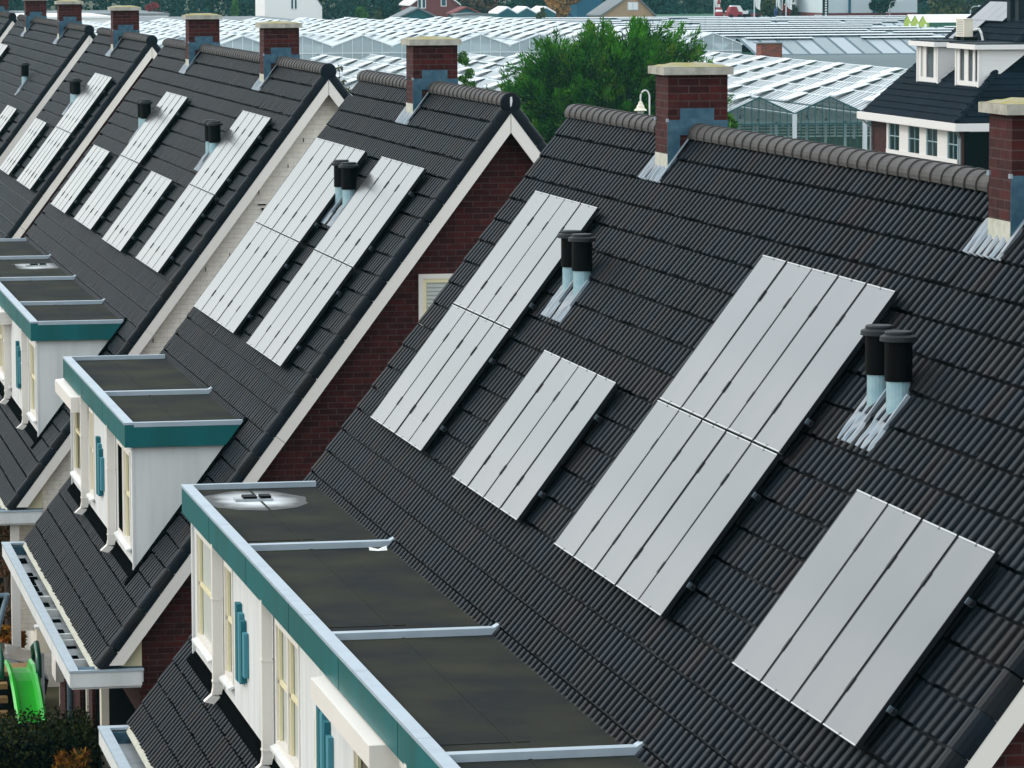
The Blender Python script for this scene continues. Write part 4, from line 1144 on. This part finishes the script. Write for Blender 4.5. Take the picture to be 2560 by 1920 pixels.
for i in range(0, len(ys) - 1, 2):
    a, b_ = ys[i], ys[i + 1]
    w = MB(); w.box(34.36, 34.4, a + .001, a + .09, -5.53, -4.49); w.box(34.36, 34.4, b_ - .09, b_ - .001, -5.53, -4.49); w.box(34.37, 34.4, a + .09, b_ - .09, -5.03, -4.99); w.box(34.37, 34.4, (a + b_) / 2 - .02, (a + b_) / 2 + .02, -5.53, -4.49)
    o = w.build('window', M['galv'], e)
    p = MB(); p.box(34.401, 34.418, a, b_, -5.53, -4.49); p = p.build('pane', M['glass'], None); attach(p, o)
po = MB(); po.box(34.43, 47, 140.40, 140.449, GZ, -4.49); po.build('wall_shadow_sheet', M['dark'], e)  # added black sheet, paints the shadow on the camera side wall
for pts in ([(34.1, 140.3, -4.47), (34.33, 140.62, -4.75), (34.33, 140.62, GZ)], [(34.05, 152.4, -4.47), (34.33, 152.0, -4.8), (34.33, 152.0, GZ)]):
    dp = MB(); dp.tube(pts, .05, 8); dp.build('downpipe', M['grey'], e)
for (ya, yb, wn) in ((147.2, 149.9, [(147.35, 147.5, 'blind'), (147.8, 148.75, 'glass'), (149.12, 149.45, 'blind')]), (142.2, 145.02, [(142.36, 142.72, 'glass'), (142.98, 143.52, 'glass'), (144.0, 144.55, 'glass')])):
    db = MB(); xf = 35.53; zt = -1.6
    ub = lambda z: EX + (z - EZ) / sb * cb
    db.prism([(xf + .08, ya, zt), (ub(zt) + .3, ya, zt), (xf + .08, ya, -3.05)], (0, yb - ya, 0))
    for k in range(7): 
        z = -2.95 + k * .19; db.box(xf + .082, ub(z) - .02, ya - .012, ya - .001, z, z + .175)
    edges = [ya]
    for a, b_, _ in wn: edges += [a, b_]
    edges.append(yb)
    for i in range(0, len(edges), 2): db.box(xf, xf + .079, edges[i], edges[i + 1], -2.7799, zt)
    db.box(xf, xf + .079, ya, yb, -3.0, -2.78); db.box(xf - .03, xf, ya - .02, ya + .13, -3.05, zt); db.box(xf - .03, xf, yb - .13, yb + .02, -3.05, zt)
    do = db.build('dormer', M['siding'], e)
    p = MB()
    for a, b_, mm in wn: p.box(xf + .04, xf + .075, a, b_, -2.78, zt, 0 if mm == 'glass' else 1)
    p = p.build('window', [M['glass'], M['blind']], None); attach(p, do)
    fa = MB(); fa.box(xf - .25, 38.6, ya - .25, yb + .35, zt + .001, -1.425); p = fa.build('fascia', M['siding'], None); attach(p, do)
    fa = MB(); fa.box(xf - .18, 38.6, ya - .18, yb + .28, -1.4249, -1.385); p = fa.build('flat_roof', M['slate'], None); attach(p, do)
# solar panels and flues on the upper roof
for i in range(4):
    y1 = 151.5 - i * 1.02
    for r in range(2):
        if r == 0 and i > 1: continue
        u0 = 4.6 + r * 1.1 - .35
        ee = empty('solar_panel', BP(u0, y1 - .5, .1), '%s solar panel from left, %s on the detached house' % (ORD[i], ['lower short row', 'upper row'][r]), 'solar panel', 'solar panels on the detached house')
        mb = MB(); o0 = BP(u0, y1, .1); mb.obox(o0, BP(u0 + 1.08, y1, .1) - o0, (0, -1.0, 0), BP(0, 0, .04) - BP(0, 0, 0)); mb.build('glass', M['pv'], ee)
        mb = MB(); o0 = BP(u0 - .012, y1 + .008, .095); mb.obox(o0, BP(u0 + 1.098, y1, .1) - BP(u0 - .004, y1, .1), (0, -1.016, 0), BP(0, 0, .03) - BP(0, 0, 0)); mb.build('frame', M['framedark'], ee)
for y in (147.2, 146.2):
    p0 = BP(5.7, y); mb = MB(); mb.box(p0.x - .2, p0.x + .2, y - .2, y + .2, p0.z - .2, p0.z + .75); mb.box(p0.x - .24, p0.x + .24, y - .24, y + .24, p0.z + .66, p0.z + .72); mb.build('roof_flue', M['slate'], e)
e2 = empty('air_conditioner', (37.2, 148.3, -1.385), 'beige air conditioning unit standing on the flat dormer roof', 'air conditioner')
mb = MB(); mb.box(36.75, 37.1, 147.9, 148.9, -1.25, -.6); mb.box(36.73, 37.12, 147.88, 148.92, -.599, -.57); mb.build('casing', M['cream'], e2)
mb = MB()
for k in range(9): mb.box(36.742, 36.749, 148.0, 148.8, -1.2 + k * .065, -1.17 + k * .065)
mb.build('grille', M['grey'], e2)
for ya in (147.7, 148.65): mb = MB(); mb.box(36.7, 37.2, ya, ya + .42, -1.384, -1.2505); mb.build('foot', M['black'], e2)
mb = MB(); mb.tube([(37.1, 147.85, -1.0), (37.25, 147.6, -.95), (37.3, 147.5, -1.1), (37.35, 147.45, -1.38)], .05, 8); mb.build('pipe', M['white'], e2)
# brick chimney stub rising among the glasshouse roofs
e = empty('brick_stack', (78, 331, GZ), 'weathered orange red brick stack standing among the glasshouse roofs', 'chimney stack')
mb = MB(); mb.box(77.0, 78.85, 331, 332.5, GZ, -5.32)
M['orangebrick'] = brickmat('orange_brick', (.32, .07, .03), (.12, .05, .04), (.08, .06, .05), bw=.5, bh=.16, ms=.02)
mb.build('shaft', M['orangebrick'], e); mb = MB(); mb.box(76.75, 78.9, 330.9, 332.6, -5.32, -5.24); mb.build('cap', M['greyroof'], e)

# ------------------------------------------------------------------ garden lamp, shrubs, trees
e = empty('garden_lamp', (34.17, 190, GZ), 'white swan neck lamp with a bell shade, in front of the cypress', 'lamp')
mb = MB(); pts = [(34.42, 190, GZ), (34.42, 190, -4.85)] + [(34.2 + .22 * math.cos(a), 190, -4.85 + .32 * math.sin(a)) for a in [k * math.pi / 8 for k in range(1, 9)]] + [(33.98, 190, -5.1)]
mb.tube(pts, .04, 8); mb.build('pole', M['white'], e)
mb = MB(); mb.lathe((33.98, 190, 0), [(.31, -5.50), (.30, -5.46), (.2, -5.38), (.17, -5.25), (.12, -5.2), (.10, -5.1), (.04, -5.05)], 16); mb.build('lamp_shade', M['cream'], e)
mb = MB(); mb.lathe((33.98, 190, 0), [(.12, -5.75), (.15, -5.6), (.15, -5.502)], 12); mb.build('lantern_glass', M['blind'], e)

tree('young_tree', 18.0, 150, 8.5, .62, 'fresh', 'slender leafy young tree just right of the brick chimney on the second roof', n=46, nper=110, L=.075, seed=21, low=.25)
tree('young_tree', 13.3, 150, 8.3, .45, 'olive', 'thin twiggy young tree between the ridge ends of the third and second roofs', n=16, nper=26, L=.07, seed=22, low=.4)
tree('conifer_shrub', 20.5, 120, 7.2, .6, 'fresh', 'bright green conifer tip beside the brick chimney in front of the barred gables', 'shrub', n=22, nper=120, L=.12, seed=23, low=.3, shape=2)
tree('garden_shrub', 29.0, 196, 5.3, 1.4, 'fresh', 'low yellow green shrub at the left foot of the big cypress', 'shrub', n=24, nper=140, L=.13, seed=24, low=.2)
tree('autumn_tree', 96.0, 500, 10.5, 3.0, 'autumn', 'orange leaved autumn tree at the far edge of the glasshouses', n=30, nper=260, L=.26, seed=25)
tree('russet_tree', 89.2, 520, 10, 2.6, 'russet', 'dull russet brown tree right of the red brick house', n=28, nper=240, L=.28, seed=26)
tree('small_tree', 86.9, 470, 6.6, .9, 'olive', 'small yellow green tree in front of the russet tree', n=18, nper=120, L=.2, seed=27)
tree('small_conifer', 56.6, 515, 6.9, 1.0, 'fresh', 'small bright green pointed conifer left of the white house', n=24, nper=140, L=.2, seed=28, shape=2)
tree('round_bush', 72.0, 510, 6.1, 1.1, 'fresh', 'round green bush right of the white house', 'bush', n=20, nper=130, L=.2, seed=29, low=.5)
tree('low_bush', 74.6, 512, 5.6, 1.0, 'olive', 'yellow tinged bush beyond the grey glasshouse roof', 'bush', n=18, nper=120, L=.2, seed=30, low=.5)
tree('roadside_tree', 127.0, 512, 10, 3.2, 'olive', 'dark olive tree left of the sign pylon', n=30, nper=240, L=.3, seed=31)
tree('roadside_tree', 135.6, 494, 11.5, 2.6, 'wood_leaf', 'leaning leafy tree before the pale wall of the hall', n=24, nper=240, L=.28, seed=32, low=.55)
tree('roadside_tree', 141.5, 480, 12, 4.0, 'olive', 'tall olive green tree right of the hall', n=36, nper=260, L=.32, seed=33)
tree('roadside_tree', 148.5, 485, 12, 4.2, 'olive', 'broad olive tree behind the lime gabled shed', n=36, nper=260, L=.32, seed=34)
tree('roadside_tree', 107.5, 515, 11, 3.4, 'wood_leaf', 'dark green tree right of the tan brick house', n=34, nper=240, L=.3, seed=35)
tree('red_shrub', 125.6, 503, 6.0, 1.3, 'crimson', 'crimson leaved shrub between the flagpoles and the sign pylon', 'shrub', n=20, nper=140, L=.2, seed=36, low=.3)
tree('red_shrub', 46.5, 520, 6.6, 2.0, 'crimson', 'dull crimson shrub at the far upper left behind the warehouses', 'shrub', n=20, nper=140, L=.22, seed=37, low=.3)

# the wood that closes the view
g = random.Random(77); cl = []
for row, (y, dx) in enumerate(((556, 0), (575, 3))):
    x = -110.0 + dx
    while x < 200:
        h = g.uniform(9, 15)
        for k in range(12):
            z = GZ + h * g.uniform(.1, 1.0); q = 2.9
            s = g.uniform(1.2, 2.2); cl.append(((x + g.uniform(-q, q), y + g.uniform(-3, 3), z), (s, s, s)))
        x += g.uniform(3.4, 5.2)
w = crown('woodland', cl, 110, .42, 'wood_leaf', None, 99); setp(w, 'dark green wood closing the view beyond the glasshouses', 'wood', kind='stuff')

# ------------------------------------------------------------------ garden at the lower left
def leafbox(name, label, cat, x0, x1, y0, y1, z0, z1, mname, n, L, seed, group=None):
    g = np.random.default_rng(seed)
    e = empty(name, ((x0 + x1) / 2, (y0 + y1) / 2, z0), label, cat, group)
    P = g.uniform(0, 1, (n, 3)); face = g.integers(0, 4, n)
    P[face == 0, 2] = 1; P[face == 1, 1] = 0; P[face == 2, 0] = 1; P[face == 3, 0] = 0
    P = np.array([x0, y0, z0]) + P * np.array([x1 - x0, y1 - y0, z1 - z0]) + g.normal(size=(n, 3)) * .05
    A = g.normal(size=(n, 3)) + np.array([0, -.2, .5])
    V, Q = leaf_quads(P, A, g.uniform(.6, 1.2, n) * L, g.uniform(.4, .7, n) * L, g)
    npmesh('leaves', V, Q, M[mname], e, np.stack([g.integers(0, 300, n) + .5, np.full(n, seed + .5)], -1))
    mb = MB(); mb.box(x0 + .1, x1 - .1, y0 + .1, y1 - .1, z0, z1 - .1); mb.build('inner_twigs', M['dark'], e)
    return e
leafbox('garden_hedge', 'dark clipped hedge in front of the green slide, lower left', 'hedge', -8.5, -5.05, 54.6, 56.4, GZ, -8.80, 'hedge', 20000, .03, 41)
leafbox('tall_hedge', 'tall dark green hedge at the left edge beside the farther gardens', 'hedge', -8.5, -5.32, 70.5, 80, GZ, -7.6, 'hedge', 6000, .08, 42)
tree('orange_shrub', -5.45, 53.3, 1.5, .5, 'gold', 'orange leaved shrub in front of the dark hedge at the bottom left', 'shrub', n=14, nper=70, L=.06, seed=43, low=.3)
tree('orange_shrub', -5.35, 66.9, .95, .45, 'gold', 'orange leaved shrub behind the black car', 'shrub', n=16, nper=80, L=.07, seed=44, low=.35)
tree('climbing_plant', -5.3, 67.4, 2.6, .35, 'russet', 'reddish climbing plant by the white posts of the third terrace', 'plant', n=14, nper=70, L=.06, seed=45, low=.2)
M['slidegreen'] = mat('bright_green_plastic', (.015, .42, .02), .3, .5)
M['darkgreen'] = mat('dark_green_plastic', (.004, .07, .04), .3, .5)
e = empty('play_slide', (-5.6, 58.5, GZ), 'bright green plastic garden slide with dark green handrails', 'slide')
mb = MB(); path = [(60.6, -8.88), (60.2, -8.89), (59.9, -8.96), (59.4, -9.16), (58.7, -9.5), (58.0, -9.83), (57.5, -10.0), (57.1, -10.03)]
xs = [(-.21, .10), (-.185, .13), (-.16, .12), (-.13, .0), (.13, .0), (.16, .12), (.185, .13), (.21, .10)]
v = []
for i, (y, z) in enumerate(path):
    cx = -5.60 + .012 * i
    for dx, dz in xs: v.append((cx + dx, y, z + dz))
n = len(xs); mb.add(v, [(i * n + j, i * n + j + 1, (i + 1) * n + j + 1, (i + 1) * n + j) for i in range(len(path) - 1) for j in range(n - 1)])
ch = mb.build('chute', M['slidegreen'], e, smooth=False); so = ch.modifiers.new('s', 'SOLIDIFY'); so.thickness = .02
for x in (-5.93, -5.38):
    mb = MB(); mb.tube([(x - .12 if x < -5.6 else x, 60.7, GZ), (x, 60.65, -8.9), (x, 60.6, -8.56), (x + .03, 60.35, -8.46), (x + .03, 60.0, -8.62), (x + .02, 59.85, -8.9)], .045, 8); mb.build('handrail', M['darkgreen'], e, smooth=True)
for z in (-9.05, -9.26, -9.48, -9.72):
    mb = MB(); mb.box(-5.97, -5.79, 60.3, 60.5, z - .08, z); mb.build('step', M['wood'], e)
mb = MB(); mb.box(-5.95, -5.30, 60.62, 61.4, -8.99, -8.93); mb.build('platform', M['wood'], e)
# black car in the drive between the second and third terrace
e = empty('parked_car', (-6.9, 64.60, GZ), 'black car parked in the drive behind the green slide', 'car')
M['carpaint'] = mat('black_car_paint', (.012, .013, .015), .15, .5, coat=1.0)
pr = [(-4.95, .35), (-4.90, .62), (-5.05, .80), (-5.5, .95), (-6.1, 1.04), (-6.75, 1.42), (-7.6, 1.50), (-8.4, 1.42), (-9.0, 1.02), (-9.1, .6), (-9.05, .3)]
mb = MB(); secs = [(63.72, .86), (63.82, .97), (64.10, 1.0), (65.10, 1.0), (65.38, .97), (65.48, .86)]
v = [(x, y, GZ + .28 + (z - .28) * k) for y, k in secs for x, z in pr]
n = len(pr); fs = [(i * n + j, i * n + (j + 1) % n, (i + 1) * n + (j + 1) % n, (i + 1) * n + j) for i in range(len(secs) - 1) for j in range(n)] + [tuple(range(n))[::-1], tuple((len(secs) - 1) * n + j for j in range(n))]
mb.add(v, fs); mb.build('body', M['carpaint'], e)
mb = MB(); mb.prism([(-6.2, 63.70, GZ + 1.02), (-6.8, 63.73, GZ + 1.33), (-8.3, 63.73, GZ + 1.33), (-8.75, 63.70, GZ + 1.02)], (0, .02, 0)); mb.obox((-6.14, 63.95, GZ + 1.07), (-.60, 0, .345), (0, 1.3, 0), (.006, 0, .012)); mb.build('windscreen', M['glass'], e)
for y in (63.76, 65.05): mb = MB(); mb.obox((-5.02, y, GZ + .62), (.10, 0, -.02), (0, .36, 0), (-.09, 0, .16)); mb.build('headlight', M['alu'], e)
for x in (-5.75, -8.3):
    for y in (63.66, 65.32):
        w = MB(); w.prism([(x + .31 * math.cos(a * .3927), y, GZ + .31 + .31 * math.sin(a * .3927)) for a in range(16)], (0, .2, 0)); o = w.build('wheel', M['black'], e)
e = empty('pergola_post', (-5.2, 67.0, GZ), 'cream timber post beside the white brick bay of the third terrace', 'post')
mb = MB(); mb.box(-5.28, -5.14, 66.2, 66.36, GZ, -7.47); mb.box(-5.32, -5.1, 66.16, 66.4, GZ, GZ + .25); mb.build('shaft', M['board'], e)
e = empty('meter_box', (-4.9, 62.9, GZ), 'cream meter box on a stand beside the second terrace wall', 'box')
mb = MB(); mb.box(-5.17, -4.98, 62.6, 62.8, -9.0, -8.62); mb.build('casing', M['cream'], e); mb = MB(); mb.box(-5.19, -4.96, 62.58, 62.82, -8.62, -8.58); mb.build('lid', M['white'], e); mb = MB(); mb.box(-5.1, -5.05, 62.68, 62.73, GZ, -9.0); mb.build('stand', M['grey'], e)
e = empty('swing_frame', (-5.7, 64.8, GZ), 'grey blue tube frame leaning at the left edge behind the car', 'swing frame')
mb = MB(); mb.tube([(-5.95, 64.8, GZ), (-5.45, 64.8, -8.4)], .04, 8); mb.tube([(-5.9, 66.0, GZ), (-5.45, 64.8, -8.4), (-5.62, 64.8, -8.42)], .04, 8); mb.build('tube_frame', M['bluepipe'], e)

# ------------------------------------------------------------------ ground, air, sky, sun
M['ground'] = mat('ground_soil_grass', (.045, .05, .025), .95, .1, noise=(.35, .9, (.075, .06, .035)))
mb = MB(); mb.quad((-2500, -800, GZ), (2500, -800, GZ), (2500, 3500, GZ), (-2500, 3500, GZ)); setp(mb.build('ground', M['ground']), kind='structure')

hz = D.materials.new('air'); hz.use_nodes = True; nt = hz.node_tree; nt.nodes.clear()
ho = nt.nodes.new('ShaderNodeOutputMaterial'); pv = nt.nodes.new('ShaderNodeVolumePrincipled'); pv.inputs['Color'].default_value = (.35, .85, .92, 1); pv.inputs['Density'].default_value = .00011; pv.inputs['Anisotropy'].default_value = .2
nt.links.new(pv.outputs[0], ho.inputs['Volume'])
mb = MB(); mb.box(-200, 330, -30, 760, GZ - 1, 9); setp(mb.build('haze', hz), kind='stuff')

SUN_AZ, SUN_EL = rad(-62), rad(34)          # azimuth from +Y, towards -X: light from the left, a little beyond the houses
S = Vector((math.sin(SUN_AZ) * math.cos(SUN_EL), math.cos(SUN_AZ) * math.cos(SUN_EL), math.sin(SUN_EL)))
L = D.lights.new('Sun', 'SUN'); L.energy = 1.0; L.angle = rad(14); L.color = (1, .97, .93)
lo = D.objects.new('Sun', L); COL.objects.link(lo); lo.rotation_euler = S.to_track_quat('Z', 'Y').to_euler(); lo.location = S * 50

W = D.worlds.new('World'); SC.world = W; W.use_nodes = True; nt = W.node_tree; nt.nodes.clear()
out = nt.nodes.new('ShaderNodeOutputWorld')
sky = nt.nodes.new('ShaderNodeTexSky'); sky.sky_type = 'NISHITA'; sky.sun_disc = False; sky.sun_elevation = SUN_EL; sky.sun_rotation = SUN_AZ
sky.dust_density = 3; sky.air_density = 1.2
b1 = nt.nodes.new('ShaderNodeBackground'); b1.inputs[1].default_value = .06; nt.links.new(sky.outputs[0], b1.inputs[0])
tc = nt.nodes.new('ShaderNodeTexCoord')
nz = nt.nodes.new('ShaderNodeTexNoise'); nz.inputs['Scale'].default_value = 2.2; nz.inputs['Detail'].default_value = 7
mp = nt.nodes.new('ShaderNodeMapping'); mp.inputs['Scale'].default_value = (1, 1, 2.5); nt.links.new(tc.outputs['Generated'], mp.inputs[0]); nt.links.new(mp.outputs[0], nz.inputs['Vector'])
dt = nt.nodes.new('ShaderNodeVectorMath'); dt.operation = 'DOT_PRODUCT'; dt.inputs[1].default_value = Vector((-.35, .9, .26)).normalized()
nrm = nt.nodes.new('ShaderNodeVectorMath'); nrm.operation = 'NORMALIZE'; nt.links.new(tc.outputs['Generated'], nrm.inputs[0]); nt.links.new(nrm.outputs[0], dt.inputs[0])
r1 = nt.nodes.new('ShaderNodeMapRange'); r1.inputs[1].default_value = -.2; r1.inputs[2].default_value = 1; r1.inputs[3].default_value = 2.9; r1.inputs[4].default_value = 2.35
nt.links.new(dt.outputs['Value'], r1.inputs[0])
r2 = nt.nodes.new('ShaderNodeMapRange'); r2.inputs[1].default_value = .3; r2.inputs[2].default_value = .7; r2.inputs[3].default_value = .82; r2.inputs[4].default_value = 1.15
nt.links.new(nz.outputs['Fac'], r2.inputs[0])
ml = nt.nodes.new('ShaderNodeMath'); ml.operation = 'MULTIPLY'; nt.links.new(r1.outputs[0], ml.inputs[0]); nt.links.new(r2.outputs[0], ml.inputs[1])
b2 = nt.nodes.new('ShaderNodeBackground'); b2.inputs[0].default_value = (.90, .965, 1.0, 1)
m3 = nt.nodes.new('ShaderNodeMath'); m3.operation = 'MULTIPLY'; m3.inputs[1].default_value = .55; nt.links.new(ml.outputs[0], m3.inputs[0]); nt.links.new(m3.outputs[0], b2.inputs[1])
ad = nt.nodes.new('ShaderNodeAddShader'); nt.links.new(b1.outputs[0], ad.inputs[0]); nt.links.new(b2.outputs[0], ad.inputs[1]); nt.links.new(ad.outputs[0], out.inputs[0])

SC.view_settings.view_transform = 'Standard'; SC.view_settings.look = 'None'; SC.view_settings.gamma = 1
SC.view_settings.exposure = 0.0
SC.cycles.max_bounces = 8; SC.cycles.transparent_max_bounces = 12
